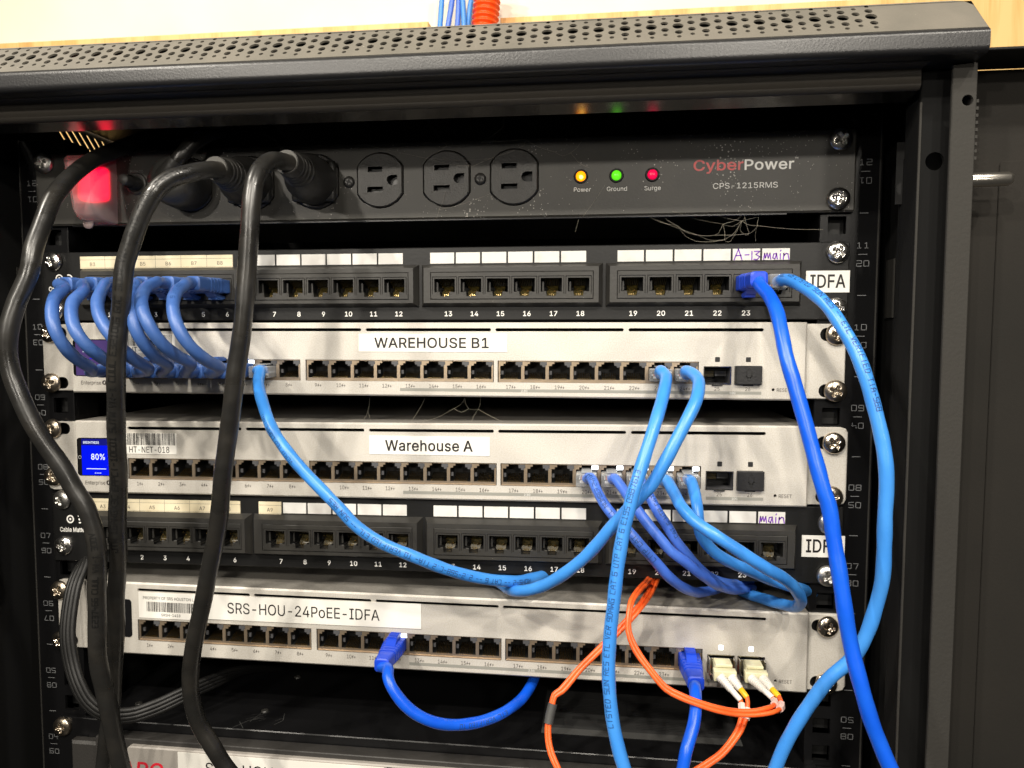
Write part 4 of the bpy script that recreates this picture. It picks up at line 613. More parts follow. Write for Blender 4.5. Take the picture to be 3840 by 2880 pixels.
# posts, side and back panels
def post(sx):
    q = MB()
    hole = [circ(sx * 255.4, -9.5, 4.1, 22)]
    q.plate(rrect(min(sx * 248.5, sx * 262.5), max(sx * 248.5, sx * 262.5), -420, 31, .6, 2), -60, -58, 'post_black', holes=hole, ch=.5)
    q.box(min(sx * 248.0, sx * 249.0), max(sx * 248.0, sx * 249.0), -60.7, -59.6, -420, 17, 'post_grey', .25)  # thin grey strip painted in as the lit inner edge of the post
    q.box(min(sx * 248.5, sx * 250.0), max(sx * 248.5, sx * 250.0), -57.9, -44, -420, 19.5, 'post_black', .3)
    q.box(min(sx * 252, sx * 253.4), max(sx * 252, sx * 253.4), -43.8, -30, -240, -2, 'post_black', .3)
    q.box(min(sx * 248.8, sx * 262), max(sx * 248.8, sx * 262), -34.5, -34, -24, 6, 'dark')  # added dark plate that keeps the post hole looking shaded
    return q
for sx in (1, -1): part('frame_post', post(sx), cab)
# left side with slanted slots, right side plain
lp = []
for i in range(8):
    y0 = 46 + 7.9 * i
    lp.append([(y0, 57), (y0 + 3.9, 57), (y0 + 3.9 + 20, 37), (y0 + 20, 37)])
sp = MB().plate([(-58, -420), (392, -420), (392, ztp + .4), (-58, ztp + .4)], 0, 1.5, 'inner_black', holes=[l for l in lp])
sp.map(lambda v: Vector((-268 - v.y, v.x, v.z)))
part('side_panel', sp, cab)
part('side_panel', MB().box(267, 268.5, -58, 392, -420, ztp + .4, 'inner_black'), cab)
part('back_panel', MB().box(-267, 267, 378, 380, -420, ztp + .4, 'inner_black'), cab)
part('base_panel', MB().box(-267, 267, -58, 378, -424, -420.5, 'inner_black'), cab)
for sx in (-1, 1):
    part('lit_latch_patch', MB().box(sx * 266.6, sx * 266, 8, 19, -78.5, -46, 'post_grey'), cab)  # grey plates stand in for lit patches at the latch openings
# mounting rails with square holes
HZ = [20.6 - 44.45 * 0]
HZ = []
for u in range(0, 10):
    for d in (15.875, 0, -15.875): HZ.append(-44.45 * u + d)
def rail(sx):
    q = MB()
    hs = [rrect(sx * 232.6 - 4.8, sx * 232.6 + 4.8, z - 4.8, z + 4.8, .4, 2) for z in HZ if -408 < z < 30]
    q.plate(rect(min(sx * 223.5, sx * 255.5), max(sx * 223.5, sx * 255.5), -420, 31), 0, 2, 'satin_black', holes=hs, ch=.4)
    q.box(min(sx * 255.5, sx * 253.5), max(sx * 255.5, sx * 253.5), 2.2, 30, -420, 31, 'satin_black')
    q.box(min(sx * 223.5, sx * 225.5), max(sx * 223.5, sx * 225.5), 2.2, 22, -420, 31, 'satin_black')
    q.box(sx * 254.0 - .45, sx * 254.0 + .45, -.7, -.05, -420, 31, 'post_grey', .2)  # grey sliver stands in for light catching the rail's outer edge
    for z in HZ: q.box(sx * 232.6 - 6, sx * 232.6 + 6, 8, 8.5, z - 5, z + 5, 'dark')
    return q
RZ = {-1: lambda z: z, 1: lambda z: z}
for sx in (-1, 1):
    rl = part('mounting_rail', rail(sx), cab)
    for k in range(0, 9):
        z = -44.45 * k; t = MB(); ink = 'dim_ink' if k == 0 else 'grey_ink'
        stroke(t, '%02d' % (12 - k), sx * 246.5, z + 4.9, -.08, 3.0, .34, 'grey_ink', sx=1.35)
        stroke(t, '%02d' % (1 + k), sx * 246.5, z - 4.9, -.08, 3.0, .34, 'grey_ink', rot180=True, sx=1.35)
        t.box(sx * 246.5 - 2.3, sx * 246.5 + 2.3, -.1, -.02, z - .17, z + .17, 'grey_ink')
        t.box(sx * 246.5 - 2.3, sx * 246.5 + 2.3, -.1, -.02, z - 22.4, z - 22.06, 'grey_ink')
        part('unit_number', t, rl)
# door swung fully open on the right
dr = MB()
XD = 268.4
dr.plate(rect(XD, 470, -420, 33.5), -50, -48.5, 'door_paint')
dr.box(XD, 470, -74, -50.2, 33.6, 35.0, 'satin_black', .4)
dr.box(266.9, 268.3, -66, -48.6, -420, 33.4, 'door_paint')
door = part('door', dr, cab, 'open black door with a matte grey inside')
hf = MB().plate([(259.0, -420), (268.6, -420), (268.4, 31.0), (258.2, 30.2)], -68, -66.3, 'post_grey', holes=[circ(264.6, 14.8, 2.4, 18)], ch=.4)
for i in range(9): hf.box(268.5, 269.5, -67.5, -66.5, -11 + 3.1 * i, -9.6 + 3.1 * i, 'post_grey')
part('hinge_flange', hf, door)
pn = MB().lathe((0, 0, 0), [(0.01, 286.8), (2.3, 286.2), (3.1, 284.6), (3.2, 274), (3.2, 268)], 'steel_pin', 20, 'x')
pn.map(lambda v: Vector((v.x, v.y - 64, v.z - 19.2 + .012 * (v.x - 268))))
part('hinge_pin', pn, door)
part('door_stiffener', MB().plate(rrect(288, 470, -430, -8, 2, 3), -50.7, -49.9, 'door_paint', ch=.3), door)

# ------------------------------------------------------------------ screws
def screw_mesh(m, name):
    q = MB(); R_, rings, n = 6.1, 22, 48; vs = [(0, 0, 0)]; fs = []
    def depth(x, z):
        r = math.hypot(x, z); h = 2.9 * math.sqrt(max(0, 1 - (r / R_) ** 2)) ** .9
        arm = 0
        for a, b in ((x, z), (z, x)):
            e = max(0, min(1, (3.4 - abs(a)) / .8)) * max(0, min(1, (.95 - abs(b)) / .35)); arm = max(arm, e)
        core = max(0, min(1, (1.7 - r) / .6))
        return h - 1.9 * max(arm * (1 - .22 * r / 3), core * 1.1)
    vs = [(0, -depth(0, 0), 0)]
    for i in range(1, rings + 1):
        r = R_ * (i / rings) ** .85
        for k in range(n):
            t = 2 * math.pi * k / n; x, z = r * math.cos(t), r * math.sin(t); vs.append((x, -depth(x, z), z))
    fs = [(0, 1 + (k + 1) % n, 1 + k) for k in range(n)]
    for i in range(rings - 1):
        a, b = 1 + i * n, 1 + (i + 1) * n
        fs += [(a + k, a + (k + 1) % n, b + (k + 1) % n, b + k) for k in range(n)]
    q.add(vs, [f[::-1] if True else f for f in fs], m, True)
    q.wall(circ(0, 0, R_, n), 0, .5, m)
    return q.mesh(name)
SCREW = {'s': [screw_mesh(m, 'mounting_screw') for m in ('screw_steel', 'screw_dull')], 'n': [screw_mesh(m, 'mounting_screw') for m in ('screw_nickel', 'screw_tarnished')]}
def screws(dev, spots, kind, y):
    for x, z in spots:
        inst('mounting_screw', random.choice(SCREW[kind]), (x, y - .5 + random.uniform(-.6, .2), z), dev, (random.uniform(-.13, .13), random.uniform(0, 3), random.uniform(-.13, .13)))

# ------------------------------------------------------------------ power strip
ps = thing('power_strip', 'black rack power strip with six outlets and three lit lamps on top', 'power strip', (0, 0, -22))
fp = MB()
OX = [-139.5, -100.5, -61.0, -22.3, 16.9, 55.8]
def outlet_loop(x, r=15.6, w=13.5, zc=.6):
    o = []
    a = math.acos(w / r)
    for s0, e0 in ((a, math.pi - a), (math.pi + a, 2 * math.pi - a)):
        for k in range(13):
            q = s0 + (e0 - s0) * k / 12; o.append((x + r * math.cos(q), zc + r * math.sin(q)))
    return o
sw_hole = rrect(-211, -189, -17, 15, 1.5)
fp.plate(rrect(-241, 240.5, -22.0, 21.8, .8, 3), -4, -.3, 'strip_paint', holes=[outlet_loop(x, 16.1, 14.0) for x in OX] + [sw_hole], ch=1.0)
part('front_panel', fp, ps)
part('chassis', MB().box(-217, 217, 0, 90, -21.4, 21.2, 'satin_black', .6), ps)
part('bottom_lip', MB().box(-216, 205, -5.4, -3.9, -23.4, -22.1, 'satin_black', .3), ps)
om = MB()
slots = [[(-7, 5.2), (1.6, 5.2), (1.6, 8.2), (-7, 8.2)], [(-7.4, -6.3), (1.9, -6.3), (1.9, -3.2), (-7.4, -3.2)], [(10.4, -2.3), (10.4, 3.3), (7, 3.3)] + [(7 + 2.8 * math.cos(math.radians(t)), .5 + 2.8 * math.sin(math.radians(t))) for t in range(100, 261, 20)] + [(7, -2.3)]]
om.plate(outlet_loop(0), -5.3, -3.2, 'outlet', holes=slots, ch=.7)
for s_ in slots[:2]:
    big = inset(s_, -1.1); k = len(big)
    om.add([(x, -5.34, z) for x, z in big] + [(x, -4.4, z) for x, z in s_], [(i, (i + 1) % k, k + (i + 1) % k, k + i) for i in range(k)], 'outlet')
om.box(-13, 13, 2.6, 3, -14, 15, 'dark'); om.wall(outlet_loop(0, 16.1, 14.0), -3.3, 3, 'dark', out=False)
ome = om.mesh('outlet')
for x in OX: inst('outlet', ome, (x, 0, 0), ps)
pm = MB().lathe((0, -4, 0), [(3.4, 0), (3.4, -.6), (2.6, -1.5), (.6, -1.7), (.01, -1.2)], 'plug_black', 20)
for a in (0, math.pi / 2):
    pm.box(-1.9, 1.9, -5.75, -5.2, -.35, .35, 'dark') if a == 0 else pm.box(-.35, .35, -5.76, -5.2, -1.9, 1.9, 'dark')
pme = pm.mesh('panel_screw')
for x in (-41, 36.4): inst('panel_screw', pme, (x, 0, 0), ps, (0, random.uniform(0, 1), 0))
# reset button
rb = MB().lathe((-173.5, -4, 2.0), [(6.6, 0), (6.6, -1.0), (5.2, -1.6), (4.9, -1.0), (4.2, -1.0)], 'dark_plastic', 28)
for k in range(6): rb.lathe((-173.5, -4, 2.0), [(4.0, -1 - k * 1.1), (4.25, -1.5 - k * 1.1), (4.0, -2 - k * 1.1)], 'plug_black', 20)
rbo = part('reset_collar', rb, ps)
part('reset_button', MB().lathe((-173.5, -4, 2.0), [(3.2, -6), (3.2, -12.6), (2.8, -13.2), (.01, -13.3)], 'dark_plastic', 20), rbo)
t = MB(); text(t, 'RESET', -168.2, -1.0, -5.2, 1.6, 'dim_ink', 'l'); text(t, 'PUSH TO', -173.5, 9.4, -4.1, 1.4, 'dim_ink'); part('lettering', t, ps)
# lit rocker under a frosted cover
rk = MB().box(-208.5, -190.5, -7.0, -3, -8, 12, 'rocker', 2.8, 3)
part('rocker_switch', rk, ps)
cv = MB(); base = [(-212.5, -22.6), (-187.0, -22.6), (-186.6, 17.8), (-212.5, 17.8)]
secs = [(-4.2, -213, -186.6, -22.8, 18), (-10, -212.6, -186.8, -22.4, 17.8), (-16, -211.0, -187.2, -20.6, 17.0), (-20, -208.5, -188.2, -17.4, 15.4), (-22, -204.5, -190.6, -12.5, 12.5)]
vs = []; nn = 0
for y, x0, x1, z0, z1 in secs:
    l = [(a + (8.5 * (max(0, 2 - b) / 24) ** 1.6 if a < -200 else 0), b) for a, b in rrect(x0, x1, z0, z1, 2.2, 4)]; nn = len(l); vs += [(a, y, b) for a, b in l]
fs = [(i * nn + k, (i + 1) * nn + k, (i + 1) * nn + (k + 1) % nn, i * nn + (k + 1) % nn) for i in range(len(secs) - 1) for k in range(nn)]
cv.add(vs, fs, 'cover', True); cv.add(vs[-nn:], [tuple(range(nn))], 'cover')
cv.lathe((-200, -12, -22.4), [(.01, -.8), (3.2, -.8), (3.2, .8), (.01, .8)], 'cover', 18)
part('switch_cover', cv, ps, 'frosted clear switch cover glowing red')
for x, m_, nm in ((93.4, 'led_amber', 'amber lamp lit brightest'), (113.1, 'led_green', 'green lamp'), (132.8, 'led_red', 'red lamp')):
    l = part('indicator_lamp', MB().lathe((x, -4, 0), [(2.7, 0), (2.7, -1.2), (2.3, -2.0), (1.2, -2.5), (.01, -2.6)], m_, 24), ps, nm)
    part('lamp_ring', MB().lathe((x, -4, 0), [(2.75, -.2), (2.8, -.9), (3.7, -.9), (4.0, -.1)], 'dark', 24), l)
    if m_ == 'led_amber': part('lamp_filament', MB().lathe((x + .2, -4, -.8), [(1.1, -2.4), (.9, -2.9), (.01, -3.1)], 'led_core', 16), l)
for tx, x in (('Power', 94.2), ('Ground', 113.5), ('Surge', 133.0)):
    t = MB(); text(t, tx, x, -7.2, -4.1, 2.35, 'white_ink', w='r', sp=.02); part('lettering', t, ps)
t = MB(); text(t, 'Cyber', 155.0, 4.4, -4.1, 5.6, 'red_ink', 'l', w='b', width=26.6); text(t, 'Power', 182.2, 4.2, -4.1, 5.4, 'white_ink', 'l', w='b', width=26.0); text(t, 'TM', 208.4, 7.2, -4.1, .9, 'white_ink', 'l'); part('brand_lettering', t, ps)
t = MB(); text(t, 'CPS-1215RMS', 182.8, -6.9, -4.1, 3.0, 'white_ink', width=34.3); part('model_lettering', t, ps)
screws(ps, [(231.6, 16.0), (231.3, -15.2), (-233.8, 15.6)], 's', -4)

# ------------------------------------------------------------------ patch panels
PX = [-195.8 + 15.4 * i for i in range(6)] + [-88.9 + 15.3 * i for i in range(6)] + [17.2 + 15.3 * i for i in range(6)] + [123.4 + 15.45 * i for i in range(6)]
TH = lambda x: [(x - 6.0, 4.2), (x - 6.0, -3.6), (x - 3.6, -3.6), (x - 3.6, -4.8), (x - 2.6, -4.8), (x - 2.6, -6.0), (x + 2.6, -6.0), (x + 2.6, -4.8), (x + 3.6, -4.8), (x + 3.6, -3.6), (x + 6.0, -3.6), (x + 6.0, 4.2)]
def pp_port_mesh():
    q = MB(); y0 = -.2
    l = rect(-6.05, 6.05, -3.65, 4.25); big = inset(l, -1.15); k = 4
    # bevelled rim (open at the latch notch)
    for i in (1, 2, 3):
        a, b = i, (i + 1) % 4
        q.add([(big[a][0], y0 - .35, big[a][1]), (big[b][0], y0 - .35, big[b][1]), (l[b][0], y0 + .9, l[b][1]), (l[a][0], y0 + .9, l[a][1])], [(0, 1, 2, 3)], 'pp_plastic')
    q.wall(TH(0), y0 + .3, 13, 'dark', out=False)
    q.flat([TH(0)], 12.9, 'dark')
    q.add([(-3.2, 6.5, -5.6), (2.9, 6.5, -5.6), (3.4, 11, .6), (-2.4, 11, .6)], [(0, 1, 2, 3)], 'board')
    for i in range(8): q.tube([(-3.6 + i * 1.02, 2.2, 4.0), (-3.6 + i * 1.02, 6, 2.2), (-3.4 + i * .95, 10, .4)], .2, 'board', 5)
    for x, z in ((-1.3, -1.6), (1.1, -2.9), (2.0, -2.5), (-2.6, 0)): q.lathe((x, 6.9 - z * .2, z), [(.55, .3), (.45, -.2), (.3, -.3)], 'gold', 10)
    for i in range(3): q.box(-1.6 + i * 1.1, -1.1 + i * 1.1, 5.9, 6.4, -5.4, -4.4, 'gold')
    q.box(-5.4, -4.4, 3, 3.8, -3.0, 2.4, 'pp_plastic')
    for sx in (-1, 1): q.box(sx * 3.6 - .9, sx * 3.6 + .9, -.25, .6, -5.2, -3.3, 'pp_plastic', .25)
    return q.mesh('port')
PPM = pp_port_mesh()
HAND = {'main': [[(0, 0), (.2, 2), (.4, .5), (.8, 2), (1.1, .4), (1.5, 2), (1.7, .1)], [(3.1, 1.9), (2.4, 1.7), (2.2, .5), (2.7, .1), (3.1, 1.7), (3.3, .1)], [(4.0, 1.8), (4.0, .1)], [(4.0, 2.6), (4.15, 2.9)], [(4.75, 0), (4.85, 1.9), (4.95, 1.2), (5.4, 1.9), (5.85, 1.7), (6.1, 0)]],
        'A-13': [[(0, 0), (1.0, 3.4), (1.9, 0)], [(.4, 1.3), (1.7, 1.4)], [(2.6, 1.5), (3.6, 1.6)], [(4.3, 2.6), (4.3, 0)], [(4.9, 2.6), (6.2, 2.6), (5.3, 1.6), (6.2, .9), (5.6, 0), (4.8, .1)]]}
def hand(mb, t, x, z, y, w, h):
    for line in HAND[t]:
        pts = [(x + a / 6.2 * w, z + b / 3.2 * h) for a, b in line]
        vs, fs = ribbon(pts, .62); mb.add([(a, y, b) for a, b in vs], fs, 'purple')
def patch_panel(label, cz, slope, e, sz, tags, screwz, stickx, logo):
    def Wp(x, z): return (x + e, cz + sz * z + slope * x)
    fn = lambda v: Vector((Wp(v.x, v.z)[0], v.y, Wp(v.x, v.z)[1]))
    pp = thing('patch_bay', label, 'patch panel', (0, 0, cz - 21))
    sl = [rrect(sx * 232.6 - 5.2, sx * 232.6 + 5.2, (z - cz - slope * sx * 232) / sz - 3.3, (z - cz - slope * sx * 232) / sz + 3.3, 3.2, 4) for sx in (-1, 1) for z in screwz]
    mods = [(-211.5, -106), (-104.6, 1.0), (2.6, 107.2), (108.8, 215)]
    q = MB().plate(rrect(-240, 240, -21.4, 21.4, 1.0, 3), -2, -.3, 'pp_plate', holes=sl + [rect(a + 4, b - 4, -12, 9.5) for a, b in mods], ch=.5)
    q.box(-216, 216, -1.5, 14, 19.6, 21.3, 'pp_plate'); q.box(-216, 216, -1.5, 14, -21.3, -19.8, 'pp_plate')
    part('front_plate', q.map(fn), pp)
    for j, (a, b) in enumerate(mods):
        q = MB(); out = rect(a, b, -13.8, 11.2); inn = inset(out, 2.3)
        q.add([(x, -2.05, z) for x, z in out] + [(x, -7.6, z) for x, z in inn], [(i, (i + 1) % 4, 4 + (i + 1) % 4, 4 + i) for i in range(4)], 'pp_plastic')
        px = PX[6 * j:6 * j + 6]; i0, i1, k0, k1 = px[0] - 8.4, px[5] + 8.4, -9.6, 6.4
        q.flat([inn, rect(i0, i1, k0, k1)], -7.6, 'pp_plastic')
        q.wall(rect(i0, i1, k0, k1), -7.6, -6.9, 'dark', out=False)
        q.plate(rect(i0 + .25, i1 - .25, k0 + .25, k1 - .25), -7.75, -6.9, 'pp_plastic', holes=[[(x, z - 1.7) for x, z in TH(p)] for p in px], ch=.25)
        part('port_module', q.map(fn), pp)
    for i, x in enumerate(PX):
        X, Z = Wp(x, -1.7); inst('port', PPM, (X, -7.6, Z), pp, None, (1, 1, sz))
        t = MB(); text(t, str(i + 1), x + 1.0, -17.6, -2.1, 2.75, 'white_ink', w='b', warp=Wp); part('port_number', t, pp)
    # write-on tags: yellowed printed strips and white cells
    cells = []
    for j in range(4):
        base = [-213.0, -101.6, 7.6, 115.3][j]; pit = [16.6, 15.65, 15.2, 15.75][j]; wd = [16.6, 14.6, 14.1, 14.6][j]
        for i in range(6): cells.append((base + pit * i, base + pit * i + wd))
    for i, (a, b) in enumerate(cells):
        yel = tags[i] is not None and tags[i] != '' and tags[i][0] in 'AB' and '-' not in tags[i]
        z0, z1 = (11.0, 18.6) if yel else (11.8, 18.2)
        q = MB().box(a, b, -2.35, -1.95, z0, z1, 'paper' if yel else 'tag')
        if yel:
            q.box(a + .02, b - .02, -2.38, -2.34, z1 - 2.2, z1 - 2.05, 'brown_ink'); q.box(b - .15, b, -2.39, -2.34, z0, z1, 'brown_ink')
            q.box(a + .02, b - .02, -2.38, -2.34, z0 + .5, z0 + .62, 'brown_ink')
        tg = part('write_on_tag', q.map(fn), pp, 'yellowed paper tag' if yel else None)
        if tags[i]:
            t = MB()
            if yel: text(t, tags[i], (a + b) / 2, 13.7, -2.42, 2.2, 'brown_ink', warp=Wp)
            else: hand(t, tags[i], a + .8, 12.1, -2.45, (b - a) * .93, 5.6); t.map(fn)
            part('lettering', t, tg)
    q = MB().box(stickx[0], stickx[1], -2.35, -1.95, -6.4, 5.6, 'sticker'); st = part('name_sticker', q.map(fn), pp)
    t = MB(); text(t, 'IDFA', (stickx[0] + stickx[1]) / 2, -.2, -2.42, 7.0, 'black_ink', w='b', width=18.5, warp=Wp); part('lettering', t, st)
    t = MB()
    for cx in (-227.6, -221.2):
        k = 24; vs = [(cx + r * math.cos(2 * math.pi * i / k), -2.08, 5.2 + r * math.sin(2 * math.pi * i / k)) for r in (2.6, 1.7) for i in range(k)]
        t.add(vs, [(i, (i + 1) % k, k + (i + 1) % k, k + i) for i in range(k) if cx < -224 or not (8 <= i <= 16)], 'white_ink')
        t.add([(x, -2.08, z) for x, z in circ(cx, 5.2, .75, 12)], [tuple(range(12))], 'white_ink')
    text(t, 'Cable Matters', -235, -1.4, -2.08, 2.7, 'white_ink', 'l', w='b', sx=.78); part('brand_mark', t.map(fn), pp)
    screws(pp, [(sx * 232.6 + (0 if sx > 0 else .6), z) for sx in (-1, 1) for z in screwz], 's', -2)
    return pp
tB = ['B3', 'B4', 'B5', 'B6', 'B7', 'B8'] + [''] * 16 + ['A-13', 'main']
tA = ['A3', 'A4', 'A5', 'A6', 'A7', 'A8', 'A9'] + [''] * 16 + ['main']
patch_panel('black patch panel right below the power strip, feeding six short blue loops', -59.0, 0.0008, -1.0, .985, tB, (-43.6, -74.0), (217.5, 240.4), True)
patch_panel('black patch panel between the two lower silver switches, mostly empty sockets', -208.3, .0113, .3, 1.02, tA, (-193.2, -222.6), (218, 241), True)

# ------------------------------------------------------------------ network switches
BX = [-184.6, -67.6, 48.4]
SPX = [b + .4 + 14.1 * (i + .5) for b in BX for i in range(8)]
def sw_T(): return [(-6.1, 3.3), (-6.1, -4.5), (6.1, -4.5), (6.1, 3.3), (4.3, 3.3), (4.3, 4.5), (2.9, 4.5), (2.9, 5.7), (-2.9, 5.7), (-2.9, 4.5), (-4.3, 4.5), (-4.3, 3.3)]
def sw_port_mesh():
    q = MB(); y0 = .7; T = sw_T()
    q.plate(rect(-7.05, 7.05, -6.3, 6.3), y0, y0 + .7, 'port_metal', holes=[T], back=False)
    q.box(-7.0, 7.0, -.1, y0, -6.3, -5.9, 'port_metal')
    q.wall(T, y0 + .7, 13, 'dark', out=False); q.flat([T], 12.9, 'dark')
    q.box(3.0, 6.9, .45, .72, 3.7, 5.7, 'port_grey'); q.box(4.4, 6.2, .4, .72, 2.7, 3.7, 'port_grey')
    q.box(-6.0, -4.6, 3, 4, -1.9, .3, 'port_grey')
    for i in range(8): q.box(-3.75 + 1.02 * i, -3.25 + 1.02 * i, 1.1, 2.6, -4.35, -3.85, 'gold')
    for i in range(8):
        x = -3.5 + 1.02 * i
        q.tube([(x, 1.2, -4.15), (x, 2.0, -4.1), (x, 9.5, -.9)], .27, 'gold', 5)
    return q.mesh('port')
SPM = sw_port_mesh()
LED = MB().box(2.8, 6.6, .1, .8, 3.4, 5.9, 'led_white', .4).mesh('status_light')
def barcode(mb, x0, x1, z0, z1, y, seed):
    r = random.Random(seed); x = x0
    while x < x1 - .3:
        w = r.choice((.22, .22, .4, .6)); mb.add([(x, y, z0), (min(x + w, x1), y, z0), (min(x + w, x1), y, z1), (x, y, z1)], [(0, 1, 2, 3)], 'black_ink'); x += w + r.choice((.22, .3, .5))
def rim(mb, l, y, w, d, m):
    o = inset(l, -w); k = len(l)
    mb.add([(x, y - d, z) for x, z in o] + [(x, y - d, z) for x, z in l] + [(x, y, z) for x, z in o], [(i, (i + 1) % k, k + (i + 1) % k, k + i) for i in range(k)] + [(2 * k + i, 2 * k + (i + 1) % k, (i + 1) % k, i) for i in range(k)], m)
def switch(label, cz, slope, e, f, sz, screwz, lit, sfp_led, kind):
    def Wp(x, z): return (e + f * x, cz + sz * z + slope * x)
    def fn(v):
        a = Wp(v.x, v.z); return Vector((a[0], v.y, a[1]))
    sw = thing('network_switch', label, 'network switch', (0, 0, cz - 22))
    sh = MB()
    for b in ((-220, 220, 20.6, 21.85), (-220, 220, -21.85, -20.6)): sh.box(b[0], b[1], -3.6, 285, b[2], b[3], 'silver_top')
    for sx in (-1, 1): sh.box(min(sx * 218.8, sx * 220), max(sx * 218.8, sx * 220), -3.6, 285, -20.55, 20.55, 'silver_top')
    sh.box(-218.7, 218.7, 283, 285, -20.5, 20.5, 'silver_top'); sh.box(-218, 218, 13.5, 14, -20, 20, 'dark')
    part('body_shell', sh.map(fn), sw)
    slots = [rrect(a, b, 16.7, 18.5, .85, 4) for a, b in ((-184.2, -110), (-107.4, -33.1), (-30.3, 44.4), (47.0, 120.2), (123.0, 196.8))]
    blocks = [rect(b - .1, b + 113.7, -13.05, -.35) for b in BX]
    sfpx = (172.2, 188.9); sfph = [rect(x - 7.2, x + 7.2, -12.8, -3.2) for x in sfpx]
    leds = [rrect(x - 1.35, x + 1.35, .9 - 1.4, .9 + 1.4, .4, 2) for x in sfpx]
    fp = MB().plate(rrect(-220, 220, -21.85, 21.85, 1.2, 4), -5, -3.7, 'silver_paint', holes=slots + blocks + sfph + leds + [circ(202.6, -15.9, .85, 12)], ch=.9)
    part('front_panel', fp.map(fn), sw)
    for sx in (-1, 1):
        lo, hi = min(sx * 220.3, sx * 241.2), max(sx * 220.3, sx * 241.2)
        loop = [(sx * 220.4, -21), (sx * 237.5, -21), (sx * 240, -20.2), (sx * 241.2, -18), (sx * 241.2, 18), (sx * 240, 20.2), (sx * 237.5, 21), (sx * 220.4, 21)]
        hl = [[((x - e) / f, (z - cz - slope * x) / sz) for x, z in rrect(sx * 231.0 - 6.2, sx * 231.0 + 6.2, zz - 3.7, zz + 3.7, 3.6, 5)] for zz in screwz]
        q = MB().plate(loop, -2.4, -.3, 'silver_paint', holes=hl, ch=.5)
        q.box(sx * 220.4 - .6, sx * 220.4 + .6, -2.3, 30, -20.4, 20.4, 'silver_paint')
        part('rack_ear', q.map(fn), sw)
    for i, x in enumerate(SPX):
        X, Z = Wp(x, -6.7); p = inst('port', SPM, (X, -5, Z), sw, None, (f, 1, sz))
        if i + 1 in lit: inst('status_light', LED, (X, -5, Z), p)
        t = MB(); text(t, '%d~+' % (i + 1), x + .2, -15.7, -5.1, 2.2, 'brown_ink', warp=Wp, sx=.85); part('port_number', t, sw)
    rows = MB().box(SPX[12] - 6, SPX[23] + 6.8, -5.12, -5.04, -18.7, -17.0, 'sage').map(fn); b_ = part('speed_bar', rows, sw)
    t = MB(); text(t, '2.5G', SPX[17] - 6, -17.9, -5.2, 1.2, 'white_ink', warp=Wp); part('lettering', t, b_)
    b_ = part('speed_bar', MB().box(165.0, 196.2, -5.12, -5.04, -18.7, -17.0, 'sage').map(fn), sw)
    t = MB(); text(t, '10G', 180.6, -17.9, -5.2, 1.2, 'white_ink', warp=Wp); part('lettering', t, b_)
    for x, c in zip(sfpx, ('25', '26')):
        t = MB(); text(t, c, x, -15.7, -5.1, 2.0, 'brown_ink', warp=Wp, sx=.9); part('port_number', t, sw)
    t = MB(); text(t, 'RESET', 204.3, -16.0, -5.1, 1.9, 'brown_ink', 'l', warp=Wp, sx=.9); part('lettering', t, sw)
    for j, x in enumerate(sfpx):
        q = MB(); l = rect(x - 7.1, x + 7.1, -12.7, -3.3); q.wall(l, -5.05, 12, 'port_grey' if j == 0 else 'dark', out=False); q.flat([l], 11.9, 'dark'); rim(q, inset(l, .15), -5, .55, .5, 'chrome')
        q.box(x - 2.9, x + 2.9, -5.9, -4.9, -13.9, -13.1, 'cap', .2)
        if j == 0: q.box(x - 6.8, x + 6.8, 3, 11, -5.5, -3.5, 'dark'); q.box(x - 6.8, x - .2, 6, 6.5, -9.3, -6, 'board'); q.box(x + .4, x + 6.8, 6.2, 6.6, -9.0, -6, 'port_grey')
        sp_ = part('fibre_socket', q.map(fn), sw)
        q = MB().plate(rrect(x - 1.3, x + 1.3, .9 - 1.35, .9 + 1.35, .4, 2), -5.06, -3, 'led_white' if sfp_led else 'cap'); part('link_light', q.map(fn), sp_)
    if not sfp_led:
        x = sfpx[1]; q = MB().plate(rrect(x - 7.3, x + 7.0, -12.9, -2.5, .5, 3), -8.2, -4.9, 'cap', ch=.4)
        q.add([(x - 1.3, -8.26, -4.9), (x + 1.3, -8.26, -4.9), (x, -8.26, -3.4)], [(0, 1, 2)], 'dark'); q.add([(x - 1.3, -8.26, -10.1), (x, -8.26, -11.6), (x + 1.3, -8.26, -10.1)], [(0, 1, 2)], 'dark')
        vs, fs = ribbon([(x - 1.4, -5.6), (x - 1.4, -8.2), (x - .7, -9.1), (x + .7, -9.1), (x + 1.4, -8.2), (x + 1.4, -5.6)], .7); q.add([(a, -8.26, b) for a, b in vs], fs, 'dark')
        part('socket_cap', q.map(fn), sw)
    # display
    q = MB().plate(rrect(-218.4 + (0 if kind != 'S' else 4), -188.5, -11.4, 11.6, 2.0, 5), -5.25, -5.02, 'screen_glass'); bz = part('screen_bezel', q.map(fn), sw)
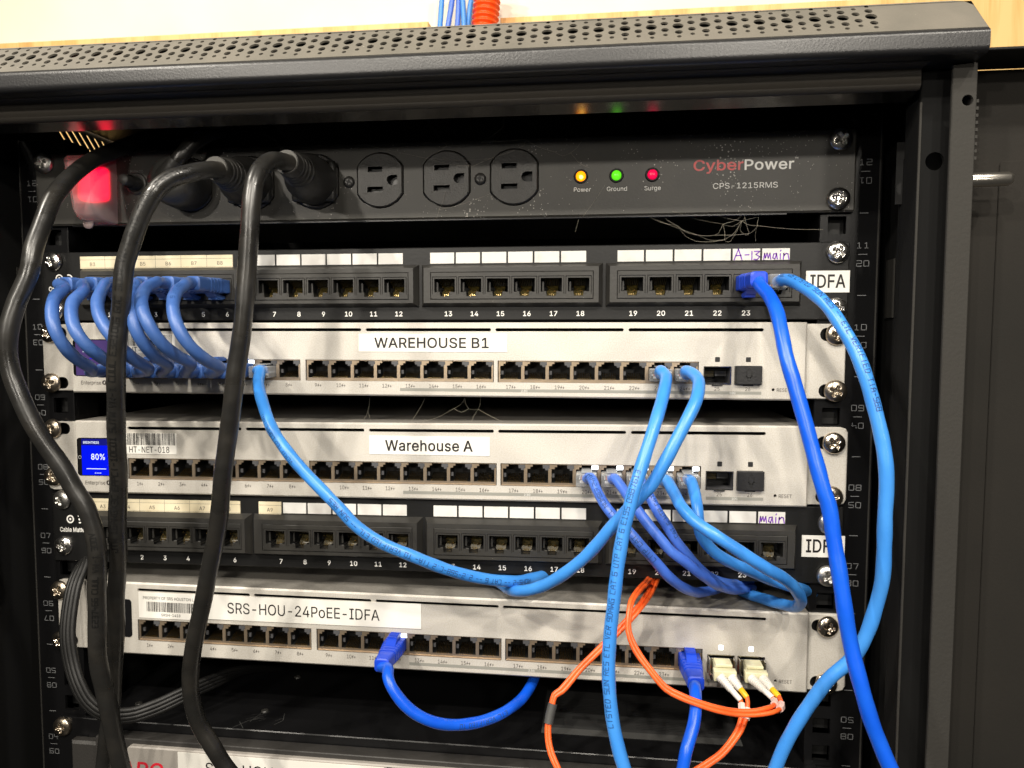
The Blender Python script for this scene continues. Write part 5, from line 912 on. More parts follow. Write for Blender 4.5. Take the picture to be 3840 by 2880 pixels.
    if kind != 'S':
        q = MB()
        if kind == 'A': q.box(-215.2, -190, -5.42, -5.3, -11.0, 7.0, 'screen_blue'); q.box(-215.2, -190, -5.42, -5.3, 7.02, 11.0, 'screen_dark')
        else: q.box(-216.4, -190.5, -5.42, -5.3, -11.0, 11.0, 'screen_dim')
        sc = part('screen', q.map(fn), bz)
        t = MB()
        if kind == 'A':
            text(t, 'BRIGHTNESS', -213.9, 8.8, -5.5, 1.35, 'screen_white', 'l', w='b', width=10.6, warp=Wp); text(t, '80%', -208.8, .2, -5.5, 3.4, 'screen_white', 'l', w='b', width=9.2, warp=Wp)
            t2 = MB().box(-212.2, -199, -5.52, -5.46, -7.3, -6.9, 'screen_white')
            for k in range(4): t2.box(-206.6 + 1.2 * k, -206.1 + 1.2 * k, -5.52, -5.46, -9.9, -9.4, 'screen_white')
            part('lettering', t2.map(fn), sc)
        else:
            t2 = MB().box(-211.5, -208.5, -5.52, -5.46, 3.6, 4.2, 'screen_white'); t2.box(-207, -204, -5.52, -5.46, -.6, -.2, 'screen_blue')
            for k in range(5): t2.box(-212 + k * 1.0, -211.3 + k * 1.0, -5.52, -5.46, -7.6, -6.9, 'screen_white')
            part('lettering', t2.map(fn), sc)
        if t.v: part('lettering', t, sc)
        t = MB(); text(t, 'Enterprise', -213.6, -15.6, -5.1, 2.3, 'brown_ink', 'l', width=13.4, warp=Wp)
        d = [(x, -5.1, z) for x, z in circ(-198.0, -15.5, 1.5, 18)]; t.add([fn(Vector(v)) for v in d], [tuple(range(18))[::-1]], 'brown_ink')
        bo = text2d('~', 2.0)[0]; t.add([fn(Vector((-198.5 + a * .8, -5.16, -16.4 + b * .9))) for a, b, c_ in bo], [(0, 1, 2, 3, 4, 5)], 'sticker')
        part('lettering', t, sw)
    t = MB(); l = circ(-216.6 + (1.5 if kind == 'S' else 0), -.2, 1.1, 16); k = 16
    t.add([(x, -5.3, z) for x, z in l] + [(x, -5.3, z) for x, z in inset(l, .3)], [(i, (i + 1) % k, k + (i + 1) % k, k + i) for i in range(k)], 'dim_ink'); part('back_arrow', t.map(fn), bz)
    # stickers
    def sticker(x0, x1, z0, z1, name='name_sticker', tilt=0, lift=0):
        q = MB().box(x0, x1, -5.3 - lift, -4.98, z0, z1, 'sticker')
        q.map(lambda v: Vector((v.x, v.y, v.z + tilt * (v.x - x0)))); return part(name, q.map(fn), sw)
    if kind == 'B':
        st = sticker(-34.6, 53.8, 4.6, 15.2); t = MB(); text(t, 'WAREHOUSE B1', -25, 9.9, -5.4, 5.8, 'black_ink', 'l', w='b', width=68.2, warp=Wp); part('lettering', t, st)
        st = sticker(-183.4, -150.5, 3.0, 15.0, 'asset_sticker'); t = MB(); barcode(t, -182, -152, 7.6, 14.6, -5.4, 5); t.map(fn); text(t, 'HT-NET-017', -167, 5.2, -5.4, 3.3, 'black_ink', width=27, warp=Wp); part('lettering', t, st)
    if kind == 'A':
        st = sticker(-30.1, 42.0, 4.0, 14.6, tilt=-.004); t = MB(); text(t, 'Warehouse A', -20.4, 9.1, -5.4, 5.9, 'black_ink', 'l', w='b', width=52.4, warp=Wp); part('lettering', t, st)
        st = sticker(-186, -152, 2.3, 14.7, 'asset_sticker'); t = MB(); barcode(t, -185.5, -153, 7.6, 14.7, -5.4, 9); t.map(fn); text(t, 'HT-NET-018', -170, 4.9, -5.4, 3.6, 'black_ink', width=26.5, warp=Wp); part('lettering', t, st)
    if kind == 'S':
        st = sticker(-183.4, -140.5, 1.0, 16.4, 'asset_sticker'); t = MB(); text(t, 'PROPERTY OF SRS HOUSTON LLC', -162, 13.2, -5.4, 1.7, 'black_ink', width=36.5, warp=Wp)
        t2 = MB(); barcode(t2, -178, -146, 5.0, 10.9, -5.4, 3); part('barcode', t2.map(fn), st); text(t, 'SRSH-1418', -162, 3.2, -5.4, 1.6, 'black_ink', warp=Wp); part('lettering', t, st)
        st = sticker(-146.3, -2.2, 2.2, 16.6, tilt=.0042, lift=.25); t = MB(); text(t, 'SRS-HOU-24PoEE-IDFA', -124.4, 9.6, -5.7, 6.3, 'black_ink', 'l', w='l', width=96.6, warp=Wp); part('lettering', t, st)
    screws(sw, [(sx * 233.4 - (0 if sx > 0 else 2.6), z) for sx in (-1, 1) for z in screwz], 'n', -2.4)
    return sw, Wp
swB, WB = switch('silver network switch with the WAREHOUSE B1 sticker, under the upper patch panel', -103.0, .0006, -1.5, .995, .985, (-88.0, -119.0), (6,), False, 'B')
swA, WA = switch('silver network switch with the Warehouse A sticker and a lit blue screen', -163.0, .0090, 0, 1.0, 1.037, (-147.8, -178.0), (20, 21, 22, 23, 24), False, 'A')
swS, WS = switch('silver network switch with the SRS-HOU sticker, lowest of the three', -266.8, 0, 3.0, .999, 1.055, (-251.6, -284.2), (12,), True, 'S')

# ------------------------------------------------------------------ battery backup at the bottom
ups = thing('battery_backup', 'black battery backup with grey bezel, below all the switches', 'battery backup', (0, 0, -422))
part('chassis', MB().box(-218, 230, -5, 330, -422, -334, 'satin_black', .5), ups)
q = MB().plate(rrect(-240, 240, -421, -334.4, 1.5, 3), -4, -1, 'satin_black', ch=.4); part('rack_ear', q, ups)
q = MB().box(-206, 240, -14.5, -5.2, -421, -339.4, 'dark_plastic', .8, 2)
q.plate(rrect(-183, 232, -420, -342.4, 3, 4), -17.5, -14.4, 'bezel_grey', ch=.7)
part('bezel', q, ups)
def on_top(X, Y_):
    U, V = X * .375, 1037 + Y_ * .375; k = 3840 / 2212
    d = CM.T @ np.array([(U * k - 1920) / FPX, (V * k - 1440) / FPX, 1.0]); p = CC + (-333.9 - CC[2]) / d[2] * d; return (p[0], p[1])
sc_ = MB(); rs = random.Random(4)
for i in range(7):
    x, y = rs.uniform(1400, 1600), rs.uniform(1350, 1395); vs, fs = ribbon([on_top(x, y), on_top(x + rs.uniform(15, 60), y - rs.uniform(4, 22))], rs.uniform(.12, .3)); sc_.add([(a, b, -333.92) for a, b in vs], fs, 'caution_band')
for pts in ([(1340, 1425), (1430, 1385), (1520, 1370)], [(1640, 1345), (1630, 1385), (1580, 1408)], [(1440, 1390), (1500, 1345)], [(1380, 1390), (1400, 1430)]):
    vs, fs = ribbon([on_top(*p) for p in pts], .28); sc_.add([(a, b, -333.91) for a, b in vs], fs, 'caution_band')
part('scratch_mark', sc_, ups)
for X, Y_ in ((800, 1288), (1525, 1330), (1715, 1135)):
    x, y = on_top(X, Y_); part('lid_screw', MB().lathe((x, y, -334), [(2.4, 0), (2.2, .8), (.9, 1.1), (.01, .5)], 'plug_black', 18, 'z'), ups)
wed = MB().plate([(-226, -421), (-190, -421), (-190, -357), (-196, -350), (-206, -346), (-226, -346)], -11, -5.2, 'dark_plastic', ch=1.5); part('corner_cover', wed, ups)
t = MB(); text(t, 'APC', -173, -356.6, -17.62, 9.2, 'logo_red', 'c', w='b', width=28.5, italic=.12); part('brand_lettering', t, ups)
q = MB().box(-149, -19, -17.8, -17.45, -364, -343.6, 'sticker'); st = part('name_sticker', q, ups)
t = MB(); text(t, 'SRS-HOU-500VA-IDFA', -131, -352.4, -17.9, 7.2, 'black_ink', 'l', w='l', width=108); part('lettering', t, st)
q = MB().box(-17.5, -14.5, -17.8, -17.4, -345.6, -343.2, 'cap', .2); part('vent_latch', q, ups)
screws(ups, [(-236, -340.6)], 'n', -4)
q = MB().box(71.4, 192.5, 14, 68, -333.95, -333.8, 'caution'); cl = part('caution_label', q, ups)
q = MB().box(71.5, 192.4, 14.1, 20.5, -333.78, -333.7, 'caution_band'); part('label_band', q, cl)
t = MB()
def flat_text(s_, x, y, h, wdt=None):
    vs, fs, tot = text2d(s_, h, 'b', width=wdt); t.add([(x + a, y + b, -333.7 + .01 * c_) for a, b, c_ in vs], fs, 'caution_ink')
flat_text('CAUTION', 78, 54, 2.4); flat_text('ATTENTION', 128, 54, 2.4)
for x0, x1 in ((76, 124), (126, 188)):
    t.box(x0, x1, 39.6, 40, -333.76, -333.7, 'caution_ink'); t.box(x0, x1, 58.4, 58.8, -333.76, -333.7, 'caution_ink')
for x in (76, 125, 188): t.box(x - .2, x + .2, 40, 58.4, -333.76, -333.7, 'caution_ink')
for k in range(6):
    for x0, x1 in ((78, 121), (128, 184)): t.box(x0, x1 - 6 * (k == 5), 42 + 1.9 * k, 42.7 + 1.9 * k, -333.77, -333.71, 'caution_ink')
t.box(90, 101, 32, 35.4, -333.76, -333.7, 'caution_ink'); t.box(106, 113, 28.5, 34, -333.76, -333.7, 'caution_ink'); t.box(78, 85, 24, 33.5, -333.76, -333.7, 'caution_ink')
for k in range(6): t.box(130, 182, 25 + 1.9 * k, 25.7 + 1.9 * k, -333.76, -333.7, 'caution_ink')
part('lettering', t, cl)

# ------------------------------------------------------------------ plugs and cables
def plug_clear(root, x, y, z, up, m, r, flat_=True):
    q = MB().box(x - 5.85, x + 5.85, y - 10.5, y + 8, z - 4.2, z + 2.6, 'clear', .5, 2) if up else MB().box(x - 5.85, x + 5.85, y - 10.5, y + 8, z - 2.6, z + 4.2, 'clear', .5, 2)
    s_ = 1 if up else -1
    q.box(x - 3, x + 3, y - 8, y + 6, z + s_ * 3.6 - .4, z + s_ * 3.6 + .4, 'clear', .3)
    q.map(lambda v: v)
    c = part('clear_plug', q, root)
    w = MB()
    for k in range(8): w.box(x - 4.2 + 1.05 * k, x - 3.5 + 1.05 * k, y - 2, y + 7, z - 1.6, z - .9, ('white_boot', 'orange', 'cable_deep', 'white_boot', 'yellow', 'white_boot', 'cable_blue', 'white_boot')[k])
    w.box(x - 3.8, x + 3.8, y - 6, y - 4.4, z - 2.8, z - 1.7, 'white_boot')
    part('wire', w, c)
def plug_boot(root, x, y, z, up, m, hood=True):
    s_ = 1 if up else -1
    part('plug_body', MB().box(x - 5.85, x + 5.85, y - 7.5, y + 8, z - 3.9, z + 3.9, m, .5, 2), root)
    # boot: lofted sections with ridges
    q = MB(); secs = [(-6.5, 6.2, 4.6)]
    yy = -7.5
    for k in range(4): secs += [(yy, 6.2 - .25 * k, 4.6 - .12 * k), (yy - 2.0, 6.1 - .3 * k, 4.5 - .12 * k), (yy - 2.05, 5.2 - .25 * k, 3.7 - .1 * k), (yy - 2.9, 5.1 - .25 * k, 3.6 - .1 * k), (yy - 2.95, 5.9 - .3 * k, 4.3 - .12 * k)]; yy -= 2.95
    secs += [(yy - 4, 4.7, 4.1), (yy - 9.5, 4.3, 3.9), (yy - 10.0, 3.3, 3.3)]
    vs = []; nn = 0
    for dy, w, h in secs:
        l = rrect(-w, w, -h, h, min(w, h) * .55, 4); nn = len(l); vs += [(x + a, y + dy, z + b) for a, b in l]
    q.add(vs, [(i * nn + k, i * nn + (k + 1) % nn, (i + 1) * nn + (k + 1) % nn, (i + 1) * nn + k) for i in range(len(secs) - 1) for k in range(nn)], m, False)
    q.add(vs[-nn:], [tuple(range(nn))[::-1]], m)
    part('strain_boot', q, root)
    if hood:
        h_ = MB(); pr = [(-13, 4.0), (-9, 6.6), (-4, 7.6), (0.5, 7.0), (1.2, 5.6), (-4, 5.2), (-8, 4.6)]
        n = len(pr); vs = [(x + sx * 2.9, y + a, z + s_ * b) for sx in (-1, 1) for a, b in pr]
        h_.add(vs, [(i, (i + 1) % n, n + (i + 1) % n, n + i) for i in range(n)] + [tuple(range(n))[::-1], tuple(range(n, 2 * n))], m)
        for k in range(5): h_.box(x - 2.7, x + 2.7, y - 8.5 + 1.6 * k, y - 7.9 + 1.6 * k, min(z + s_ * 6.2, z + s_ * 7.9), max(z + s_ * 6.2, z + s_ * 7.9) - .2, m)
        part('latch_hood', h_, root)
    return y - 28
def path_from(pts): return [at(*p) if len(p) == 3 else Vector(p[0]) for p in pts]
def wobble(P):
    sd = random.random() * 9; L = 0; out = []
    for i, (p, t, a, b) in enumerate(frames(P)):
        if i: L += (P[i] - P[i - 1]).length
        k = min(1, i / 6, (len(P) - 1 - i) / 6)
        out.append(p + (a * math.sin(L * .11 + sd) * math.sin(L * .037 + 2 * sd) + b * math.sin(L * .093 + 3 * sd) * math.cos(L * .045)) * .38 * k)
    return out
def jacket(P, r, m, n, cat):
    mb = MB(); fr = frames(P); vs = []; fs = []; sd = random.random() * 9; L = 0
    lob, amp, lay = (4, .030, 17.0) if cat != 'power cord' else (3, .016, 60.0)
    for i, (p, t, a, b) in enumerate(fr):
        if i: L += (P[i] - P[i - 1]).length
        k = min(1, i / 6, (len(P) - 1 - i) / 6)
        sw_ = 1 + .022 * math.sin(L * .21 + sd) * math.sin(L * .063 + sd)
        for j in range(n):
            q = 2 * math.pi * j / n
            vs.append(p + (a * math.cos(q) + b * math.sin(q)) * r * sw_ * (1 + amp * math.cos(lob * q / 2 + L * 2 * math.pi / lay) * math.cos(q * lob / 2 + L / lay) * k))
    for i in range(len(P) - 1):
        for j in range(n): fs.append((i * n + j, i * n + (j + 1) % n, (i + 1) * n + (j + 1) % n, (i + 1) * n + j))
    mb.add(vs, fs, m, True); mb.add(vs[:n], [tuple(range(n))[::-1]], m); mb.add(vs[-n:], [tuple(range(n))], m)
    return mb
def cable(name, label, cat, pts, r, m, group=None, prints=None, ends=(), n=14, step=2.5):
    pts = [p if isinstance(p, Vector) else at(*p) for p in pts]
    if pts[-1].z < -350: pts += [pts[-1] + Vector(((pts[-1].x - pts[-2].x) * 1.2, 6, -45)), pts[-1] + Vector(((pts[-1].x - pts[-2].x) * 1.8, 16, -105))]   # hangs on down out of view
    P = smooth_path(pts, 1.6)
    P = wobble(P)
    root = thing(name, label, cat, P[0], group)
    part('jacket', jacket(P, r, m, max(n, 20), cat), root)
    if prints:
        for (tx, h, s0, ink, ang, flip, w) in prints:
            t = MB(); print_on(t, P, r, tx, h, s0, ink, w, ang, flip); part('printing', t, root)
    return root, P
def Y(pts, ys):
    """image points with depth knots spread along them"""
    n = len(pts); k = np.linspace(0, 1, len(ys)); return [(p[0], p[1], float(np.interp(i / (n - 1), k, ys))) for i, p in enumerate(pts)]
def pt(w, y): return Vector((w[0], y, w[1]))

# black power cords
c1 = [(345, 296), (298, 305), (250, 325), (203, 345), (169, 367), (135, 403), (108, 443), (88, 491), (73, 535), (63, 586), (34, 654), (20, 708), (17, 755), (25, 806), (44, 857), (69, 908), (98, 958), (132, 1009), (162, 1060), (184, 1093), (202, 1149), (210, 1206), (211, 1299), (212, 1412), (225, 1487), (240, 1562), (262, 1659), (280, 1740)]
ya = [14, 2, -12, -26, -38, -50, -60, -68, -74, -78, -82, -84, -84, -84, -84, -83, -82, -80, -78, -77, -76, -75, -74, -72, -70, -68, -66, -64]
g = 'black power cords hanging over the left side'
cable('power_cable', 'black power cord bulging furthest left, crossing the red switch cover', 'power cord', [at(430, 285, 60), at(385, 288, 38)] + [(u, v, y) for (u, v), y in zip(c1, ya)], 4.5, 'rubber', g, n=20,
      prints=[('E237466 CUUL VW-1 300V', 2.6, 330, 'emboss_shade', .3, True, .42)])
d2 = at(466, 364, -52)
c2 = [(450, 367), (430, 369), (408, 374), (372, 385), (338, 410), (311, 450), (291, 498), (279, 542), (272, 569), (266, 620), (259, 688), (254, 755), (250, 823), (250, 891), (253, 958), (255, 1037), (255, 1149), (255, 1224), (252, 1299), (249, 1374), (246, 1449), (240, 1530), (226, 1650), (216, 1730)]
y2 = [-60, -66, -71, -77, -82, -84, -85, -85, -85, -85, -84, -83, -81, -78, -74, -70, -66, -63, -60, -57, -54, -52, -50, -48]
def power_plug(root, ox, oz, tip, r0=6.2):
    b = Vector((ox, -6.5, oz)); a = tip; d = (a - b)
    q = MB(); L = [0, .16, .30, .42, .55, .72, .9, 1.0]; R_ = [13.4, 13.6, 13.2, 11.2, 9.2, 7.6, 6.6, 6.3]
    q.tube([b + d * t for t in L], R_, 'plug_black', 26)
    for t in (.60, .68, .76, .84): q.tube([b + d * (t - .018), b + d * (t - .01), b + d * (t + .01), b + d * (t + .018)], [np.interp(t, L, R_) + x for x in (-.2, .45, .45, -.2)], 'plug_black', 26)
    q.box(ox - 13.2, ox + 13.2, -9.5, -5.5, oz - 11.5, oz + 11.8, 'plug_black', 1.5, 2)
    part('plug', q, root)
    u = d.normalized(); q = MB().tube([a - u * .2, a + u * .9], [6.2, 6.0], 'rubber_face', 26); part('strain_relief', q, root)
rt, P2 = cable('power_cable', 'black power cord with embossed print, plugged into the second outlet', 'power cord', [d2 + Vector((2, 6, 0))] + [(u, v, y) for (u, v), y in zip(c2, y2)], 4.4, 'rubber', g, n=20,
      prints=[('JTW 16AWGX3C EPPCI-10C01 SJTW VW-1 CUUL E321005 60C 300V VW-1 SJTW CUUL E330168', 3.0, 26, 'emboss_shade', .1, True, .55)])
power_plug(rt, OX[1], 0, d2)
d3 = at(619, 350, -50)
c3 = [(602, 349), (585, 349), (566, 362), (552, 390), (545, 430), (541, 474), (535, 541), (531, 620), (521, 721), (512, 789), (505, 857), (493, 941), (482, 1026), (472, 1112), (461, 1187), (446, 1262), (431, 1337), (417, 1412), (411, 1457), (414, 1506), (429, 1562), (459, 1615), (489, 1659), (540, 1720)]
y3 = [-58, -66, -74, -80, -83, -85, -86, -86, -86, -85, -84, -82, -80, -77, -74, -71, -68, -65, -62, -60, -58, -56, -54, -52]
rt, P3 = cable('power_cable', 'smooth black power cord plugged into the third outlet, crossing all the switches', 'power cord', [d3 + Vector((3, 6, 0))] + [(u, v, y) for (u, v), y in zip(c3, y3)], 4.4, 'rubber', g, n=20)
power_plug(rt, OX[2], 0, d3)
# round plug in the first outlet, its cord going up into the dark
rt, P1 = cable('power_cable', 'dark power cord of the round plug in the first outlet, arching up', 'power cord', [at(372, 372, -24), at(385, 345, -26), at(420, 310, -22), at(470, 283, -10), at(520, 270, 8), at(575, 278, 40), at(600, 300, 70)], 4.2, 'rubber', g, n=16)
q = MB().lathe((OX[0], -6, 0), [(15.0, 0), (15.4, -6), (14.8, -14), (12.5, -19), (9, -21.5), (.01, -22)], 'plug_black', 32)
q.tube([Vector((OX[0], -17, -4)), Vector((OX[0] - 7, -22, 3)), at(366, 380, -24), at(385, 346, -26)], [8, 8.4, 7, 4.8], 'plug_black', 18); part('plug', q, rt)

# braided cord
cb_ = [(192, 1192), (180, 1218), (161, 1262), (150, 1318), (146, 1374), (154, 1431), (169, 1479), (191, 1517), (225, 1541), (281, 1545), (337, 1528), (394, 1502), (450, 1476), (506, 1453), (562, 1444), (620, 1446)]
yb = [6, -4, -14, -20, -24, -26, -28, -28, -26, -20, -12, -2, 12, 30, 55, 90]
rt = None
base_ = [at(u, v, y) for (u, v), y in zip(cb_, yb)]
rt = thing('braided_cord', 'black braided cord curving beneath the power cords at lower left', 'cord', base_[0])
P = smooth_path(base_, 3); fr = frames(P)
for k, dx in enumerate((-3.3, -1.1, 1.1, 3.3)):
    pts = []
    for p, t_, a_, b_ in fr:
        sd = t_.cross(Vector((0, 1, 0))).normalized(); pts.append(p + sd * dx + Vector((0, -.7 * (k in (1, 2)), 0)))
    part('braided_strand', MB().tube(pts, 1.85, 'braid', 10), rt)

# six short loops, upper patch panel -> switch B1
loops = [
 [(139, 623), (117, 644), (112, 674), (118, 708), (135, 742), (162, 772), (196, 794)],
 [(179, 630), (157, 654), (156, 688), (166, 718), (190, 749), (220, 772), (250, 791)],
 [(220, 627), (212, 654), (217, 688), (234, 718), (261, 752), (288, 776), (318, 796)],
 [(296, 617), (285, 634), (283, 656), (287, 685), (296, 717), (313, 745), (337, 770), (363, 787)],
 [(337, 610), (315, 623), (305, 643), (307, 667), (318, 693), (334, 720), (355, 746), (382, 768), (410, 784)],
 [(396, 618), (380, 632), (373, 654), (376, 679), (387, 709), (404, 737), (426, 762), (449, 780), (474, 794)]]
tagn = ['under the paper tag B3', 'under the paper tag behind a power cord', 'under the paper tag B5', 'under the paper tag B6', 'under the paper tag B7', 'under the paper tag B8']
for i in range(6):
    xp, zp = PX[i] - 1.0, -60.4; xb, zb = WB(SPX[i], -6.7)
    ip = loops[i]; n = len(ip); ys = [-(50 + 32 * math.sin(math.pi * (j + .6) / (n + .4))) for j in range(n)]
    pts = [Vector((xp, -34, zp)), Vector((xp - .5, -41, zp))] + [(u, v, y) for (u, v), y in zip(ip, ys)] + [Vector((xb - .5, -42, zb)), Vector((xb, -34, zb))]
    rt, P = cable('patch_cable', 'short dull blue patch loop plugged in ' + tagn[i], 'patch cable', pts, 3.15, 'cable_patch', 'short blue patch loops', n=16,
                  prints=[('UTP CAT 6', 2.0, 30, 'blue_ink', .5, False, .2)] if i in (3, 5) else None)
    plug_boot(rt, xp, -8, zp, False, 'boot_patch'); plug_boot(rt, xb, -5, zb, True, 'boot_patch')

# light blue cable from B1 socket 7
def clear_start(W_, i, y=-5, up=True): 
    a = W_(SPX[i - 1], -6.9); return a[0], y, a[1]
L1 = [(558, 823), (563, 857), (574, 891), (589, 925), (609, 958), (633, 992), (663, 1026), (697, 1060), (732, 1097), (769, 1136), (825, 1172), (882, 1198), (938, 1221), (994, 1239), (1050, 1251), (1107, 1254), (1150, 1249), (1200, 1236)]
yl = [-28, -38, -45, -50, -53, -55, -56, -57, -57, -56, -54, -51, -46, -40, -32, -22, -10, 12]
x, y, z = clear_start(WB, 7)
rt, P = cable('network_cable', 'light blue cable drooping from socket 7 of the WAREHOUSE B1 switch', 'network cable', [Vector((x, -8, z)), Vector((x - .5, -15, z)), (561, 800, -20)] + [(u, v, q_) for (u, v), q_ in zip(L1, yl)], 3.15, 'cable_blue', None, n=18,
   prints=[('VERIFIED COMPLIANT', 2.0, 52, 'blue_ink', -.3, True, .22), ('ROHS-2 -- CAT 6 -- 2.2-568-C.2 TIA- TO VERIFIED ETL -- SUN RES', 2.3, 112, 'blue_ink', .1, True, .30)])
plug_clear(rt, x, y, z, True, 'cable_blue', 3)
# B1 sockets 23 and 24
L2 = [(1438, 812), (1437, 835), (1431, 863), (1422, 892), (1412, 921), (1403, 949), (1391, 988), (1380, 1026), (1371, 1055), (1363, 1085), (1347, 1149), (1335, 1224), (1326, 1299), (1318, 1374), (1315, 1449), (1318, 1506), (1324, 1562), (1335, 1618), (1347, 1659), (1370, 1730)]
yl = [-27, -38, -46, -53, -58, -62, -66, -69, -71, -72, -74, -76, -78, -80, -82, -84, -86, -88, -89, -90]
x, y, z = clear_start(WB, 23)
rt, P = cable('network_cable', 'light blue cable from socket 23 of the WAREHOUSE B1 switch, hanging straight down', 'network cable', [Vector((x, -8, z)), Vector((x, -15, z)), (1428, 802, -21)] + [(u, v, q_) for (u, v), q_ in zip(L2, yl)], 3.2, 'cable_blue', None, n=18,
   prints=[('LISTED SUN RES ETL VER 9DAWG CAT 6 UTP CAT 6 E195 0987613', 2.4, 85, 'blue_ink', -.5, True, .26)])
plug_clear(rt, x, y, z, True, 'cable_blue', 3)
L3 = [(1494, 804), (1507, 819), (1508, 840), (1502, 867), (1487, 902), (1468, 940), (1448, 978), (1429, 1012), (1408, 1047), (1392, 1065), (1362, 1095), (1317, 1142), (1268, 1198), (1219, 1239), (1174, 1266), (1137, 1276), (1107, 1274), (1084, 1262), (1060, 1245)]
yl = [-23, -32, -42, -50, -55, -58, -60, -61, -61, -61, -60, -58, -54, -48, -40, -32, -20, -4, 18]
x, y, z = clear_start(WB, 24)
rt, P = cable('network_cable', 'light blue cable from socket 24 of the WAREHOUSE B1 switch, looping back left', 'network cable', [Vector((x, -8, z)), Vector((x, -14, z)), (1482, 800, -18)] + [(u, v, q_) for (u, v), q_ in zip(L3, yl)], 3.2, 'cable_blue', None, n=18)
plug_clear(rt, x, y, z, True, 'cable_blue', 3)
# upper panel sockets 23 and 24
L4 = [(1640, 613), (1658, 634), (1675, 671), (1688, 721), (1700, 772), (1715, 823), (1729, 874), (1744, 925), (1761, 992), (1778, 1060), (1789, 1093), (1802, 1168), (1814, 1243), (1825, 1318), (1838, 1393), (1855, 1468), (1877, 1543), (1902, 1607), (1924, 1659), (1960, 1730)]
yl = [-38, -50, -64, -74, -80, -84, -87, -90, -93, -96, -97, -99, -101, -103, -104, -106, -107, -108, -109, -110]
xp = PX[22] - 1.0; zp = -60.4
rt, P = cable('network_cable', 'deep blue cable from the upper patch panel socket tagged A-13 in purple', 'network cable', [Vector((xp, -26, zp)), Vector((xp + .6, -33, zp + .2))] + [(u, v, q_) for (u, v), q_ in zip(L4, yl)], 3.25, 'cable_deep', None, n=18)
plug_boot(rt, xp, -8, zp, False, 'boot_deep')
L5 = [(1690, 604), (1707, 604), (1732, 616), (1761, 637), (1791, 667), (1818, 705), (1846, 755), (1866, 806), (1883, 857), (1898, 908), (1908, 958), (1913, 1009), (1914, 1060), (1912, 1112), (1909, 1187), (1905, 1262), (1892, 1318), (1870, 1374), (1838, 1423), (1793, 1464), (1756, 1510), (1726, 1554), (1699, 1607), (1677, 1659), (1650, 1730)]
yl = [-22, -30, -40, -50, -58, -64, -69, -73, -75, -77, -78, -79, -79, -79, -78, -77, -76, -75, -74, -73, -72, -71, -70, -70, -70]
xp = PX[23] - 1.0
rt, P = cable('network_cable', 'light blue cable from the upper panel socket tagged main, bowing outwards right', 'network cable', [Vector((xp, -11, zp + .6)), Vector((xp + .3, -17, zp + .8))] + [(u, v, q_) for (u, v), q_ in zip(L5, yl)], 3.15, 'cable_blue', None, n=18,
   prints=[('C(UL)US LISTED SUN RES -- ETL VERIFIED TIA-568', 2.4, 9, 'blue_ink', .15, False, .3)])
plug_clear(rt, xp, -8, zp, False, 'cable_blue', 3)
# five cables of switch A
A5 = {20: ([(1289, 1060), (1305, 1087), (1325, 1112), (1352, 1139), (1385, 1180), (1418, 1216), (1445, 1246), (1472, 1268), (1500, 1279), (1524, 1277), (1560, 1268)], [-26, -33, -37, -40, -42, -40, -36, -28, -16, -4, 18], 2.75, 'cable_violet'),
      21: ([(1346, 1054), (1368, 1087), (1396, 1128), (1423, 1161), (1450, 1191), (1483, 1216), (1510, 1238), (1538, 1257), (1568, 1269), (1593, 1273), (1625, 1268)], [-26, -34, -38, -40, -40, -38, -34, -26, -14, -3, 18], 2.75, 'cable_violet'),
      22: ([(1392, 1050), (1401, 1068), (1420, 1104), (1442, 1136), (1461, 1167), (1483, 1197), (1505, 1224), (1530, 1246), (1560, 1258), (1590, 1262), (1620, 1258)], [-24, -28, -32, -33, -33, -32, -28, -22, -14, -2, 20], 2.75, 'cable_violet'),
      23: ([(1456, 1065), (1472, 1095), (1500, 1125), (1538, 1153), (1579, 1180), (1620, 1205), (1661, 1229), (1696, 1251), (1721, 1276), (1731, 1298), (1716, 1311), (1688, 1305), (1647, 1292), (1600, 1276)], [-30, -42, -50, -55, -56, -55, -52, -46, -38, -28, -18, -8, 2, 18], 3.15, 'cable_blue'),
      24: ([(1500, 1065), (1505, 1095), (1508, 1128), (1516, 1158), (1538, 1186), (1573, 1210), (1620, 1232), (1661, 1251), (1702, 1265), (1735, 1274), (1756, 1284), (1762, 1292)], [-26, -34, -38, -38, -36, -33, -28, -20, -12, -2, 10, 24], 3.1, 'cable_blue')}
for k, (ip, ys, r, m_) in A5.items():
    x, y, z = clear_start(WA, k)
    a0 = {20: (1276, 1033), 21: (1328, 1033), 22: (1380, 1033), 23: (1441, 1037), 24: (1493, 1039)}[k]
    desc = 'slim violet blue' if m_ == 'cable_violet' else 'thick light blue'
    rt, P = cable('network_cable', '%s cable in socket %d of the Warehouse A switch, running down right' % (desc, k), 'network cable', [Vector((x, -8, z)), Vector((x + .3, -14, z)), (a0[0], a0[1], -19)] + [(u, v, q_) for (u, v), q_ in zip(ip, ys)], r, m_, 'cables from the right end of the middle switch', n=16,
       prints=[('LITP CAT 6 UTP LL NUMBER 24AWG', 2.3, 10, 'blue_ink', 0, True, .3)] if k == 20 else ([('CAT 6 UTP CAT 6', 2.2, 22, 'blue_ink', .5, True, .3)] if k == 22 else None))
    plug_clear(rt, x, y, z, True, m_, r)
